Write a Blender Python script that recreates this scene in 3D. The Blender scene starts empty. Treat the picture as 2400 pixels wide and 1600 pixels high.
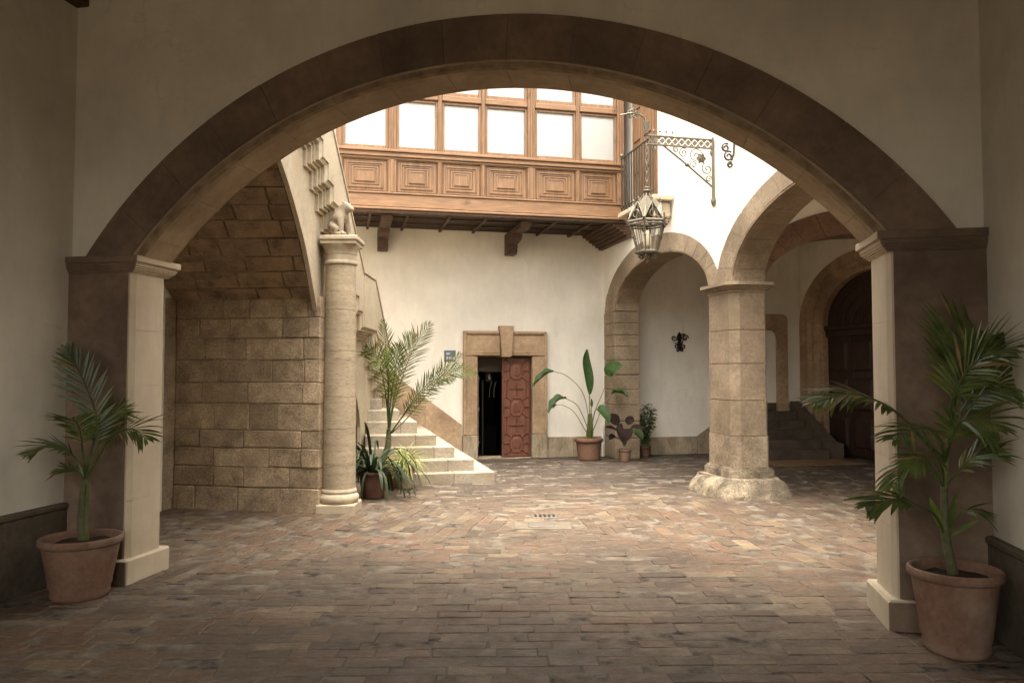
import bpy, bmesh, math, random
from mathutils import Vector, Matrix
random.seed(7)
R = math.radians
SC = bpy.context.scene
COL = SC.collection
PI = math.pi

# ------------------------------------------------------------------ camera, sky, sun, exposure
cam_d = bpy.data.cameras.new('camera'); cam = bpy.data.objects.new('camera', cam_d); COL.objects.link(cam)
PITCH = math.atan(73 / 1800)
cam.location = (0, 0, 1.6); cam.rotation_euler = (PI / 2 + PITCH, 0, 0)
cam_d.sensor_width = 36; cam_d.lens = 27; cam_d.clip_end = 500
SC.camera = cam

SUN_EL, SUN_AZ = R(79), R(190)          # azimuth clockwise from +Y
world = bpy.data.worlds.new('World'); SC.world = world; world.use_nodes = True
wn = world.node_tree; wn.nodes.clear()
sky = wn.nodes.new('ShaderNodeTexSky'); sky.sky_type = 'NISHITA'; sky.sun_disc = False
sky.sun_elevation = SUN_EL; sky.sun_rotation = SUN_AZ; sky.dust_density = 6; sky.ozone_density = 0.6; sky.air_density = 1.0
hs = wn.nodes.new('ShaderNodeHueSaturation'); hs.inputs['Saturation'].default_value = 0.22   # thin even overcast
tint = wn.nodes.new('ShaderNodeMix'); tint.data_type = 'RGBA'; tint.blend_type = 'MULTIPLY'
tint.inputs[0].default_value = 1; tint.inputs[7].default_value = (1.0, 0.945, 0.85, 1)
bg = wn.nodes.new('ShaderNodeBackground'); bg.inputs[1].default_value = 0.15
wo = wn.nodes.new('ShaderNodeOutputWorld')
wn.links.new(sky.outputs[0], hs.inputs['Color']); wn.links.new(hs.outputs[0], tint.inputs[6])
wn.links.new(tint.outputs[2], bg.inputs[0]); wn.links.new(bg.outputs[0], wo.inputs[0])
sl = bpy.data.lights.new('sun', 'SUN'); sl.energy = 0.5; sl.angle = R(60); sl.color = (1, 0.94, 0.84)
sun = bpy.data.objects.new('sun', sl); COL.objects.link(sun); sun.location = (0, 0, 20)
sd = Vector((math.sin(SUN_AZ) * math.cos(SUN_EL), math.cos(SUN_AZ) * math.cos(SUN_EL), math.sin(SUN_EL)))
sun.rotation_euler = sd.to_track_quat('Z', 'Y').to_euler()
vs = SC.view_settings; vs.view_transform = 'Standard'; vs.look = 'None'; vs.gamma = 1; vs.exposure = 2.85
try: vs.use_curve_mapping = False
except Exception: pass
SC.cycles.max_bounces = 10; SC.cycles.diffuse_bounces = 4; SC.cycles.glossy_bounces = 3
SC.cycles.transmission_bounces = 4; SC.cycles.transparent_max_bounces = 12
SC.cycles.use_denoising = True; SC.cycles.sample_clamp_indirect = 6; SC.cycles.caustics_reflective = False

# ------------------------------------------------------------------ frames
CAMH = 1.6
def at(px, py, Y):
    """a point seen at (px,py) of the 2352-wide view, at depth Y"""
    x = (px / .98 - 1200) / 1800; y = -(py / .98 - 800) / 1800
    c, s = math.cos(PITCH), math.sin(PITCH)
    d = Vector((x, c - y * s, s + y * c)); t = Y / d.y
    return Vector((d.x * t, Y, CAMH + d.z * t))
def frame(o, ax):
    ax = Vector((ax[0], ax[1], 0)).normalized(); ay = Vector((-ax.y, ax.x, 0))
    return Matrix(((ax.x, ay.x, 0, o[0]), (ax.y, ay.y, 0, o[1]), (0, 0, 1, 0), (0, 0, 0, 1)))
ID = Matrix.Identity(4)
FW = frame((-2.93, 5.9), (.982, -.187))                     # entrance wall: x along it, y into the courtyard
CY = frame((1.77, 14.85), (math.cos(R(12.7)), math.sin(R(12.7))))   # courtyard: x along back wall, -y towards camera

# ------------------------------------------------------------------ materials
class NT:
    def __init__(s, name):
        s.m = bpy.data.materials.new(name); s.m.use_nodes = True
        s.t = s.m.node_tree; s.b = s.t.nodes['Principled BSDF']; s.out = s.t.nodes['Material Output']
        s.pos = s.t.nodes.new('ShaderNodeNewGeometry').outputs['Position']
    def n(s, k, **kw):
        x = s.t.nodes.new(k)
        for a, b in kw.items(): setattr(x, a, b)
        return x
    def l(s, a, b): s.t.links.new(a, b)
    def vec(s, stretch=(1, 1, 1)):
        mp = s.n('ShaderNodeMapping'); mp.inputs['Scale'].default_value = stretch; s.l(s.pos, mp.inputs['Vector']); return mp.outputs[0]
    def noise(s, scale, detail=4, rough=.55, stretch=None, dist=0, v=None):
        x = s.n('ShaderNodeTexNoise'); x.inputs['Scale'].default_value = scale; x.inputs['Detail'].default_value = detail
        x.inputs['Roughness'].default_value = rough; x.inputs['Distortion'].default_value = dist
        s.l(v if v is not None else (s.vec(stretch) if stretch else s.pos), x.inputs['Vector']); return x.outputs[0]
    def ramp(s, fac, stops):
        x = s.n('ShaderNodeValToRGB'); s.l(fac, x.inputs[0]); e = x.color_ramp.elements
        while len(e) < len(stops): e.new(.5)
        for i, (p, c) in enumerate(stops):
            e[i].position = p; e[i].color = (c, c, c, 1) if not hasattr(c, '__len__') else (*c, 1)
        return x.outputs[0]
    def mix(s, f, a, b, mode='MIX'):
        x = s.n('ShaderNodeMix', data_type='RGBA', blend_type=mode)
        for i, q in ((0, f), (6, a), (7, b)):
            if hasattr(q, 'default_value') or hasattr(q, 'is_linked'): s.l(q, x.inputs[i])
            elif i == 0: x.inputs[0].default_value = q
            else: x.inputs[i].default_value = (*q, 1)
        return x.outputs[2]
    def math(s, op, a, b=0.0, clamp=False):
        x = s.n('ShaderNodeMath', operation=op, use_clamp=clamp)
        for i, q in ((0, a), (1, b)):
            if hasattr(q, 'is_linked'): s.l(q, x.inputs[i])
            else: x.inputs[i].default_value = q
        return x.outputs[0]
    def rnd(s): return s.n('ShaderNodeObjectInfo').outputs['Random']
    def bump(s, h, strength=.3, dist=.01, prev=None):
        x = s.n('ShaderNodeBump'); x.inputs['Strength'].default_value = strength; x.inputs['Distance'].default_value = dist
        s.l(h, x.inputs['Height'])
        if prev is not None: s.l(prev, x.inputs['Normal'])
        s.l(x.outputs[0], s.b.inputs['Normal']); return x.outputs[0]
    def col(s, c):
        if hasattr(c, 'is_linked'): s.l(c, s.b.inputs['Base Color'])
        else: s.b.inputs['Base Color'].default_value = (*c, 1)
    def set(s, **kw):
        for k, v in kw.items():
            k = {'rough': 'Roughness', 'metal': 'Metallic', 'spec': 'Specular IOR Level', 'trans': 'Transmission Weight', 'ior': 'IOR', 'alpha': 'Alpha', 'coat': 'Coat Weight'}[k]
            if hasattr(v, 'is_linked'): s.l(v, s.b.inputs[k])
            else: s.b.inputs[k].default_value = v

def sc3(c, k): return tuple(x * k for x in c)
def stone(name, c, dark=.55, light=1.25, scale=3.0, bump=.35, rough=.85, stretch=(1, 1, 1), var=.25, stain=None, pits=0, dist=.006, fine=.2):
    n = NT(name)
    a = n.ramp(n.noise(scale, 6, .6, stretch), [(.28, sc3(c, dark)), (.5, c), (.72, sc3(c, light))])
    f = n.ramp(n.noise(scale * 9, 4, .6, stretch), [(.35, 1 - fine), (.65, 1 + fine * .55)])
    a = n.mix(1, a, f, 'MULTIPLY')
    if stain:
        a = n.mix(n.ramp(n.noise(1.1, 5, .65), [(.5, 0.0), (.68, .75)]), a, stain)
    if var:
        k = n.math('MULTIPLY_ADD', n.rnd(), var); k.node.inputs[2].default_value = 1 - var / 2
        g = n.n('ShaderNodeCombineColor')
        for i in range(3): n.l(k, g.inputs[i])
        a = n.mix(1, a, g.outputs[0], 'MULTIPLY')
    h = n.noise(scale * 14, 5, .65, stretch)
    if pits:
        p = n.ramp(n.noise(16, 5, .7, (1, 1, 5)), [(.30, 0.0), (.44, 1.0)])
        a = n.mix(1, a, n.mix(p, (.45, .4, .35), (1, 1, 1)), 'MULTIPLY'); h = n.math('MULTIPLY', h, p)
    n.col(a); n.set(rough=rough, spec=.25); n.bump(h, bump, dist)
    return n.m
def plaster(name, c, mottling=.10, bump=.12):
    n = NT(name)
    a = n.ramp(n.noise(.9, 5, .6), [(.3, sc3(c, 1 - mottling)), (.7, sc3(c, 1 + mottling * .5))])
    a = n.mix(1, a, n.ramp(n.noise(7, 4, .6, (1, 1, .35)), [(.3, .94), (.7, 1.02)]), 'MULTIPLY')
    spots = n.ramp(n.noise(23, 2, .5), [(.16, .75), (.22, 1.0)])
    drip = n.ramp(n.noise(3.0, 4, .6, (1, 1, .10)), [(.56, 1.0), (.72, .90)])
    a = n.mix(1, a, n.mix(n.ramp(n.noise(.7, 3), [(.45, 0.0), (.6, 1.0)]), (1, 1, 1), drip), 'MULTIPLY')
    vo = n.n('ShaderNodeTexVoronoi', feature='DISTANCE_TO_EDGE'); vo.inputs['Scale'].default_value = .55
    wv = n.n('ShaderNodeVectorMath', operation='ADD'); nz = n.n('ShaderNodeTexNoise'); nz.inputs['Scale'].default_value = 2.2; nz.inputs['Detail'].default_value = 6
    n.l(n.pos, nz.inputs['Vector']); n.l(n.pos, wv.inputs[0]); n.l(nz.outputs['Color'], wv.inputs[1]); n.l(wv.outputs[0], vo.inputs['Vector'])
    ck = n.ramp(vo.outputs['Distance'], [(0.0, .87), (.005, 1.0)])
    a = n.mix(1, a, n.mix(n.ramp(n.noise(.9, 3), [(.54, 0.0), (.6, 1.0)]), (1, 1, 1), ck), 'MULTIPLY')
    n.col(n.mix(1, a, spots, 'MULTIPLY')); n.set(rough=.9, spec=.2)
    n.bump(n.noise(3.5, 6, .6), bump, .03)
    return n.m
def wood(name, c, stretch, rough=.5, dark=.45, var=.2, bump=.15, coat=0):
    n = NT(name)
    g = n.noise(26, 5, .65, stretch, .6)
    a = n.ramp(g, [(.3, sc3(c, dark)), (.5, c), (.7, sc3(c, 1.35))])
    kn = n.ramp(n.noise(4.2, 2, .4), [(.24, .5), (.33, 1.0)])
    a = n.mix(1, a, kn, 'MULTIPLY')
    k = n.math('MULTIPLY_ADD', n.rnd(), var); k.node.inputs[2].default_value = 1 - var / 2
    gg = n.n('ShaderNodeCombineColor')
    for i in range(3): n.l(k, gg.inputs[i])
    n.col(n.mix(1, a, gg.outputs[0], 'MULTIPLY')); n.set(rough=rough, spec=.35, coat=coat); n.bump(g, bump, .004)
    return n.m
def plain(name, c, rough=.6, metal=0, var=.15, scale=20, bump=.1, spec=.4):
    n = NT(name)
    n.col(n.ramp(n.noise(scale, 4, .6), [(.3, sc3(c, 1 - var)), (.7, sc3(c, 1 + var))]))
    n.set(rough=rough, metal=metal, spec=spec); n.bump(n.noise(scale * 3, 4), bump, .003); return n.m
def leaf(name, c, c2, rough=.42, trans=.3, spec=.15):
    n = NT(name)
    a = n.ramp(n.noise(9, 4, .65), [(.3, c), (.62, c2), (.74, (c2[0] * 1.5, c2[1] * 1.15, c2[2] * .9))])
    k = n.math('MULTIPLY_ADD', n.rnd(), .5); k.node.inputs[2].default_value = .75
    g = n.n('ShaderNodeCombineColor')
    for i in range(3): n.l(k, g.inputs[i])
    a = n.mix(1, a, g.outputs[0], 'MULTIPLY')
    n.col(a); n.set(rough=rough, spec=spec)
    t = n.n('ShaderNodeBsdfTranslucent'); n.l(n.mix(1, a, (1.5, 1.6, .7), 'MULTIPLY'), t.inputs[0])
    ms = n.n('ShaderNodeMixShader'); ms.inputs[0].default_value = trans
    n.l(n.b.outputs[0], ms.inputs[1]); n.l(t.outputs[0], ms.inputs[2]); n.l(ms.outputs[0], n.out.inputs[0]); return n.m
def glass(name, tint=(.95, .95, .93), refl=.08, ior=1.5):
    n = NT(name)
    tr = n.n('ShaderNodeBsdfTransparent'); tr.inputs[0].default_value = (*tint, 1)
    gl = n.n('ShaderNodeBsdfGlossy'); gl.inputs['Roughness'].default_value = .03
    fr = n.n('ShaderNodeFresnel'); fr.inputs[0].default_value = ior
    ms = n.n('ShaderNodeMixShader'); n.l(n.math('ADD', fr.outputs[0], refl, True), ms.inputs[0])
    n.l(tr.outputs[0], ms.inputs[1]); n.l(gl.outputs[0], ms.inputs[2]); n.l(ms.outputs[0], n.out.inputs[0]); return n.m
def brickmat(name='worn_paving', k=.54, g=(1, 1, 1), dk=.45):
    n = NT(name)
    at_ = n.n('ShaderNodeAttribute', attribute_name='rnd')
    r = n.math('FRACT', n.math('ADD', at_.outputs['Fac'], n.rnd()))
    a = n.ramp(r, [(0, (.115, .09, .07)), (.22, (.17, .13, .098)), (.45, (.22, .148, .105)), (.63, (.195, .165, .122)), (.8, (.25, .148, .10)), (.92, (.26, .21, .148)), (1, (.38, .315, .22))])
    a = n.mix(n.ramp(n.noise(1.6, 6, .7), [(.36, .05), (.62, .6)]), a, (.215, .172, .122))
    a = n.mix(1, a, n.ramp(n.noise(.55, 5, .65), [(.32, .55), (.5, .95), (.68, 1.25)]), 'MULTIPLY')
    a = n.mix(1, a, n.ramp(n.noise(13, 6, .7, (1, 1.6, 1)), [(.26, .68), (.5, 1.0), (.72, 1.3)]), 'MULTIPLY')
    a = n.mix(1, a, n.ramp(n.noise(55, 5, .75), [(.3, .7), (.7, 1.25)]), 'MULTIPLY')
    a = n.mix(1, a, n.ramp(n.noise(24, 7, .78, (.6, 2.4, 1), .4), [(.3, .68), (.5, 1.0), (.7, 1.38)]), 'MULTIPLY')
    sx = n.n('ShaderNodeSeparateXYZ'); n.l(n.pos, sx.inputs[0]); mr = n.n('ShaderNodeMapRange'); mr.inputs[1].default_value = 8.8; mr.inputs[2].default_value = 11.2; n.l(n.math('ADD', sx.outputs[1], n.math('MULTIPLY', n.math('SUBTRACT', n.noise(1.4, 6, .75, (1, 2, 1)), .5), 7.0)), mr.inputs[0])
    a = n.mix(n.math('MULTIPLY', mr.outputs[0], .9), a, (.062, .052, .042))   # paving darker towards the back of the court, broken up by noise
    a = n.mix(n.ramp(n.noise(.42, 4, .6), [(.44, 0.0), (.62, .4)]), a, (.12, .10, .082))      # old grime in patches
    a = n.mix(1, a, tuple(k * q for q in (1.10, .97, .86)), 'MULTIPLY')
    dust = n.ramp(n.noise(13, 8, .8, (1, 2.4, 1), .6), [(.54, 0.0), (.68, dk)])
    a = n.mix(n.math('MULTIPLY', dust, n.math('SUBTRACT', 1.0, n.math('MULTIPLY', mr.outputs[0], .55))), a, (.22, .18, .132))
    cr = n.ramp(n.noise(3.2, 6, .7, (1, 3.2, 1), 1.2), [(.495, 1.0), (.5, .35), (.505, 1.0)])
    a = n.mix(1, a, n.mix(n.ramp(n.noise(1.7, 3), [(.52, 0.0), (.62, 1.0)]), (1, 1, 1), cr), 'MULTIPLY')
    n.col(a); n.set(rough=n.ramp(n.noise(6, 4), [(.3, .40), (.7, .75)]), spec=.45)
    b1 = n.bump(n.noise(7, 6, .65, (1, 1.8, 1)), .8, .025); n.bump(n.noise(45, 5, .7), .5, .008, b1); return n.m
def mortarmat():
    n = NT('paving_joint')
    a = n.ramp(n.noise(5.5, 5, .7), [(.36, (.016, .012, .01)), (.43, (.085, .066, .048)), (.60, (.17, .138, .10))])
    n.col(a); n.set(rough=.9); n.bump(n.noise(60, 4), .4, .01); return n.m

MT = dict(
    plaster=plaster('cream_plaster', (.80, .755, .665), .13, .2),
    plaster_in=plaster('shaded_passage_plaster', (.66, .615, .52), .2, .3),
    arch=stone('dark_arch_stone', (.36, .275, .185), .65, 1.3, 1.5, .3, .85, var=.14, stain=(.25, .18, .12), fine=.12),
    face=stone('shaded_brown_front', (.18, .125, .088), .6, 1.35, 1.6, .3, .85, var=.16, stain=(.095, .065, .048), fine=.14),  # brown stone with the shade of the passage side put into its colour
    reveal=stone('smooth_limestone', (.53, .445, .33), .88, 1.1, 1.2, .2, .8, (1, 1, .5), .06, (.44, .35, .245), fine=.07),
    sand=stone('arch_sandstone', (.40, .285, .18), .7, 1.25, 1.6, .3, .8, var=.12, stain=(.22, .14, .085)),
    pale=stone('pale_limestone', (.48, .405, .295), .8, 1.15, 2.2, .3, .8, var=.06, stain=(.38, .295, .195), fine=.12),
    ashlar=stone('ashlar_stone', (.38, .29, .192), .5, 1.35, 5, .8, .9, var=.36, stain=(.25, .18, .115), dist=.02, fine=.32),
    rubble=stone('vault_stone', (.32, .228, .148), .45, 1.35, 5, .9, .9, var=.3, stain=(.22, .15, .095), dist=.02),
    pier=stone('pier_stone', (.245, .188, .128), .7, 1.25, 2.6, .45, .85, var=.18, stain=(.20, .148, .098), dist=.01),
    trav=stone('travertine', (.40, .325, .225), .75, 1.2, 2.2, .5, .8, (1, 1, 7), .08, None, 1, .008),
    step=stone('step_limestone', (.335, .29, .222), .75, 1.15, 3.2, .4, .7, (1, 1, 1.5), .15, (.27, .21, .145), 1, .006),
    foot=stone('weathered_footing', (.27, .22, .155), .3, 1.9, 4.5, 1.0, .9, var=0, stain=(.075, .058, .042), dist=.03, fine=.35),
    beast=stone('statue_stone', (.30, .245, .18), .7, 1.2, 8, .4, .85, var=0, stain=(.22, .175, .125)),
    pierw=stone('eroded_pier_stone', (.25, .195, .135), .5, 1.3, 3.4, .7, .9, var=0, stain=(.42, .355, .26), dist=.02, fine=.3),
    red=stone('red_stone', (.17, .10, .065), .7, 1.2, 3, .3, .85, var=.15),
    dado=stone('dado_stone', (.36, .29, .20), .5, 1.3, 3.4, .4, .85, (1, 1, .4), .2, (.16, .12, .085)),
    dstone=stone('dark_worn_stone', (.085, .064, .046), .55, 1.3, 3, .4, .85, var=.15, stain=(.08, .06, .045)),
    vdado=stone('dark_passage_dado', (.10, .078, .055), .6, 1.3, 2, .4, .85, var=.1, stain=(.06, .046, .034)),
    joint=plain('stone_joint', (.235, .175, .115), .95, 0, .35, 9, .4, .1),
    wood=wood('varnished_pine', (.195, .111, .058), (1, 1, .12), .45, .74, .1),
    woodh=wood('varnished_pine_rail', (.20, .113, .059), (.12, .12, 1), .45, .74, .1),
    beam=wood('dark_beam', (.075, .042, .024), (1, .12, 1), .6),
    board=wood('dark_board', (.035, .021, .013), (.15, 1, 1), .7),
    reddoor=wood('oxblood_door', (.15, .060, .038), (1, 1, .15), .45, .65, .05, .1),
    portal=wood('portal_wood', (.038, .019, .014), (1, 1, .12), .5),
    curtain=plain('white_blind', (.95, .945, .93), .9, 0, .03, 3, .05),
    glass=glass('window_glass', (1, 1, .99), 0, 1.3), darkglass=glass('tinted_glass', (.01, .01, .009), 0, 1.15),
    iron=plain('grey_iron', (.05, .041, .03), .5, .35, .3, 30),
    bronze=plain('dusty_bronze', (.13, .11, .078), .5, .3, .3, 40),
    black=plain('black_iron', (.018, .015, .012), .45, .4, .3, 30),
    steel=plain('brushed_steel', (.55, .53, .50), .3, .9, .1, 30),
    terra=stone('terracotta', (.175, .098, .065), .75, 1.25, 3.5, .25, .85, var=.1, stain=(.30, .235, .175), fine=.16),
    terrap=plain('dusty_terracotta', (.38, .235, .16), .85, 0, .25, 5, .2, .2),
    terrar=plain('red_terracotta', (.10, .05, .034), .8, 0, .25, 6, .2, .2),
    soil=plain('soil', (.035, .024, .016), .95, 0, .5, 40, .8, .1),
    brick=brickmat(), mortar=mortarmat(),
    palm=leaf('kentia_leaf', (.035, .06, .014), (.11, .14, .04), .3, .3, .4),
    date=leaf('date_palm_leaf', (.06, .088, .028), (.11, .135, .05)),
    strap=leaf('strap_leaf', (.018, .030, .014), (.042, .060, .032), .45, .08),
    spider=leaf('spider_leaf', (.20, .23, .08), (.36, .37, .17), .5),
    broad=leaf('broad_leaf', (.028, .058, .016), (.05, .09, .028), .5, .15),
    purple=leaf('purple_leaf', (.012, .008, .008), (.024, .014, .013), .6, .05, .03),
    small=leaf('small_leaf', (.045, .075, .03), (.10, .13, .055), .4, .15),
    stalk=leaf('stalk_green', (.10, .13, .04), (.17, .19, .07), .5, .1),
    bark=plain('palm_stem', (.085, .085, .04), .8, 0, .35, 25, .5),
    dryleaf=leaf('dry_leaf', (.16, .115, .045), (.24, .17, .075), .6, .2, .1),
    candle=plain('candle_wax', (.75, .66, .48), .5, 0, .05, 10),
    blue=plain('blue_enamel', (.115, .155, .215), .35, 0, .05, 5, .02),
    white=plain('white_paint', (.78, .76, .70), .5, 0, .05, 5, .02),
    metal=plain('grey_cast_iron', (.16, .14, .115), .55, .4, .3, 40, .3),
    drain=stone('drain_stone', (.15, .122, .09), .7, 1.25, 6, .4, .8, var=0),
    mat_=plain('coir_mat', (.15, .095, .05), .95, 0, .3, 60, .5, .1),
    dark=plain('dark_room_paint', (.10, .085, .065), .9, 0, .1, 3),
)

# ------------------------------------------------------------------ mesh building
class MB:
    def __init__(s, M=ID): s.v = []; s.f = []; s.M = M; s.attr = None
    def add(s, vs_, fs):
        o = len(s.v); s.v += [s.M @ Vector(p) for p in vs_]; s.f += [tuple(i + o for i in f) for f in fs]; return s
    def box(s, x0, x1, y0, y1, z0, z1, c=0, jit=0):
        if x0 > x1: x0, x1 = x1, x0
        if y0 > y1: y0, y1 = y1, y0
        if z0 > z1: z0, z1 = z1, z0
        if c <= 0:
            return s.add([(x, y, z) for x in (x0, x1) for y in (y0, y1) for z in (z0, z1)],
                         [(0, 1, 3, 2), (4, 6, 7, 5), (0, 4, 5, 1), (2, 3, 7, 6), (0, 2, 6, 4), (1, 5, 7, 3)])
        X, Y, Z = (x0, x1), (y0, y1), (z0, z1); v = []
        J = lambda: random.uniform(-jit, jit)
        for i in (0, 1):
            for j in (0, 1):
                for k in (0, 1):
                    xi, yi, zi = X[i] + c * (1 - 2 * i), Y[j] + c * (1 - 2 * j), Z[k] + c * (1 - 2 * k)
                    a, b, d = J(), J(), J()
                    v += [(X[i], yi + b, zi + d), (xi + a, Y[j], zi + d), (xi + a, yi + b, Z[k])]
        I = lambda i, j, k, q: (i * 4 + j * 2 + k) * 3 + q
        f = []
        for i in (0, 1):
            f.append([I(i, 0, 0, 0), I(i, 0, 1, 0), I(i, 1, 1, 0), I(i, 1, 0, 0)])
            f.append([I(0, i, 0, 1), I(0, i, 1, 1), I(1, i, 1, 1), I(1, i, 0, 1)])
            f.append([I(0, 0, i, 2), I(0, 1, i, 2), I(1, 1, i, 2), I(1, 0, i, 2)])
        for i in (0, 1):
            for j in (0, 1):
                f.append([I(i, j, 0, 0), I(i, j, 1, 0), I(i, j, 1, 1), I(i, j, 0, 1)])
                f.append([I(i, 0, j, 0), I(i, 1, j, 0), I(i, 1, j, 2), I(i, 0, j, 2)])
                f.append([I(0, i, j, 1), I(1, i, j, 1), I(1, i, j, 2), I(0, i, j, 2)])
                for k in (0, 1): f.append([I(i, j, k, 0), I(i, j, k, 1), I(i, j, k, 2)])
        return s.add(v, f)
    def prism(s, poly, r0, r1, mp):
        n = len(poly)
        v = [mp(p, q, r0) for p, q in poly] + [mp(p, q, r1) for p, q in poly]
        return s.add(v, [tuple(range(n)), tuple(range(2 * n - 1, n - 1, -1))] + [(i, (i + 1) % n, n + (i + 1) % n, n + i) for i in range(n)])
    def tube(s, pts, r, n=8, cap=True):
        pts = [Vector(p) for p in pts]; m = len(pts)
        rr = r if hasattr(r, '__len__') else [r] * m
        up = Vector((0, 0, 1)); v = []; prev = None
        for i, p in enumerate(pts):
            t = (pts[min(i + 1, m - 1)] - pts[max(i - 1, 0)])
            t = t.normalized() if t.length > 1e-9 else Vector((0, 0, 1))
            if prev is None:
                a = t.cross(up) if abs(t.z) < .95 else t.cross(Vector((1, 0, 0)))
            else: a = prev - t * prev.dot(t)
            a.normalize(); prev = a; b = t.cross(a)
            for k in range(n):
                q = 2 * PI * k / n; v.append(p + (a * math.cos(q) + b * math.sin(q)) * rr[i])
        f = [(i * n + k, i * n + (k + 1) % n, (i + 1) * n + (k + 1) % n, (i + 1) * n + k) for i in range(m - 1) for k in range(n)]
        if cap: f += [tuple(range(n - 1, -1, -1)), tuple((m - 1) * n + k for k in range(n))]
        return s.add(v, f)
    def lathe(s, prof, c=(0, 0, 0), n=24, caps=True):
        m = len(prof); v = []
        for r_, z in prof:
            for k in range(n):
                q = 2 * PI * k / n; v.append((c[0] + r_ * math.cos(q), c[1] + r_ * math.sin(q), c[2] + z))
        f = [(i * n + k, i * n + (k + 1) % n, (i + 1) * n + (k + 1) % n, (i + 1) * n + k) for i in range(m - 1) for k in range(n)]
        if caps: f += [tuple(range(n - 1, -1, -1)), tuple((m - 1) * n + k for k in range(n))]
        return s.add(v, f)
    def strips(s, low, high, d0, d1):
        """wall between two lists of (x,h) with the same count, thickness d0..d1 along y"""
        n = len(low); v = []
        for (x, h), (x2, h2) in zip(low, high): v += [(x, d0, h), (x2, d0, h2), (x, d1, h), (x2, d1, h2)]
        f = []
        for i in range(n - 1):
            a, b = i * 4, i * 4 + 4
            f += [(a, b, b + 1, a + 1), (a + 2, a + 3, b + 3, b + 2), (a, a + 2, b + 2, b), (a + 1, b + 1, b + 3, a + 3)]
        f += [(0, 1, 3, 2), ((n - 1) * 4, (n - 1) * 4 + 2, (n - 1) * 4 + 3, (n - 1) * 4 + 1)]
        return s.add(v, f)
    def build(s, name, mat, parent=None, smooth=0, norm=True):
        me = bpy.data.meshes.new(name); me.from_pydata([tuple(p) for p in s.v], [], s.f)
        if norm:
            bm = bmesh.new(); bm.from_mesh(me); bmesh.ops.recalc_face_normals(bm, faces=bm.faces); bm.to_mesh(me); bm.free()
        if smooth:
            me.polygons.foreach_set('use_smooth', [True] * len(me.polygons)); me.set_sharp_from_angle(angle=R(smooth))
        me.materials.append(MT[mat]); o = bpy.data.objects.new(name, me); COL.objects.link(o); attach(o, parent); return o

def attach(o, parent):
    if parent is None: return
    o.parent = parent
    if parent.type == 'EMPTY': o.matrix_parent_inverse = Matrix.Translation(parent.location).inverted()
def thing(name, label, cat, loc=(0, 0, 0), group=None, kind=None):
    o = bpy.data.objects.new(name, None); o.location = loc; o.empty_display_size = .2; COL.objects.link(o); return tag(o, label, cat, group, kind)
def tag(o, label=None, cat=None, group=None, kind=None):
    if label: o['label'] = label
    if cat: o['category'] = cat
    if group: o['group'] = group
    if kind: o['kind'] = kind
    return o
def w(M, x, y, z=0): return M @ Vector((x, y, z))
def crom(pts, n):
    pts = [Vector(p) for p in pts]
    P = [pts[0] * 2 - pts[1]] + pts + [pts[-1] * 2 - pts[-2]]; out = []
    m = len(pts) - 1
    for i in range(n + 1):
        t = i / n * m; k = min(int(t), m - 1); t -= k; a, b, c, d = P[k:k + 4]
        out.append(.5 * ((2 * b) + (c - a) * t + (2 * a - 5 * b + 4 * c - d) * t * t + (3 * b - a - 3 * c + d) * t ** 3))
    return out
def arc_pt(cx, cz, rx, rz, q): return (cx + rx * math.cos(q), cz + rz * math.sin(q))
def voussoirs(M, parent, mat, n, q0, q1, inner, outer, section, gap=.0025, sub=3, name='voussoir', jit=.004):
    """ring stones: section is a polygon of (k,d): k 0 = intrados, 1 = extrados; d = depth in y"""
    out = []
    for i in range(n):
        a = q0 + (q1 - q0) * i / n + gap * (1 if q1 > q0 else -1); b = q0 + (q1 - q0) * (i + 1) / n - gap * (1 if q1 > q0 else -1)
        mb = MB(M); v = []; m = len(section); dj = random.uniform(-jit, jit)
        for j in range(sub + 1):
            q = a + (b - a) * j / sub; pi, po = inner(q), outer(q)
            for k, d in section:
                v.append((pi[0] + (po[0] - pi[0]) * k, d + (dj if d <= 0.2 else 0), pi[1] + (po[1] - pi[1]) * k))
        f = [tuple(range(m)), tuple(sub * m + k for k in range(m - 1, -1, -1))]
        for j in range(sub):
            for k in range(m): f.append((j * m + k, j * m + (k + 1) % m, (j + 1) * m + (k + 1) % m, (j + 1) * m + k))
        mb.add(v, f); out.append(mb.build(name, mat, parent))
    return out
def ring(M, q0, q1, inner, outer, d0, d1, k0, k1, n=40):
    lo = []; hi = []
    for i in range(n + 1):
        q = q0 + (q1 - q0) * i / n; pi, po = inner(q), outer(q)
        lo.append((pi[0] + (po[0] - pi[0]) * k0, pi[1] + (po[1] - pi[1]) * k0)); hi.append((pi[0] + (po[0] - pi[0]) * k1, pi[1] + (po[1] - pi[1]) * k1))
    return MB(M).strips(lo, hi, d0, d1)

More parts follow.
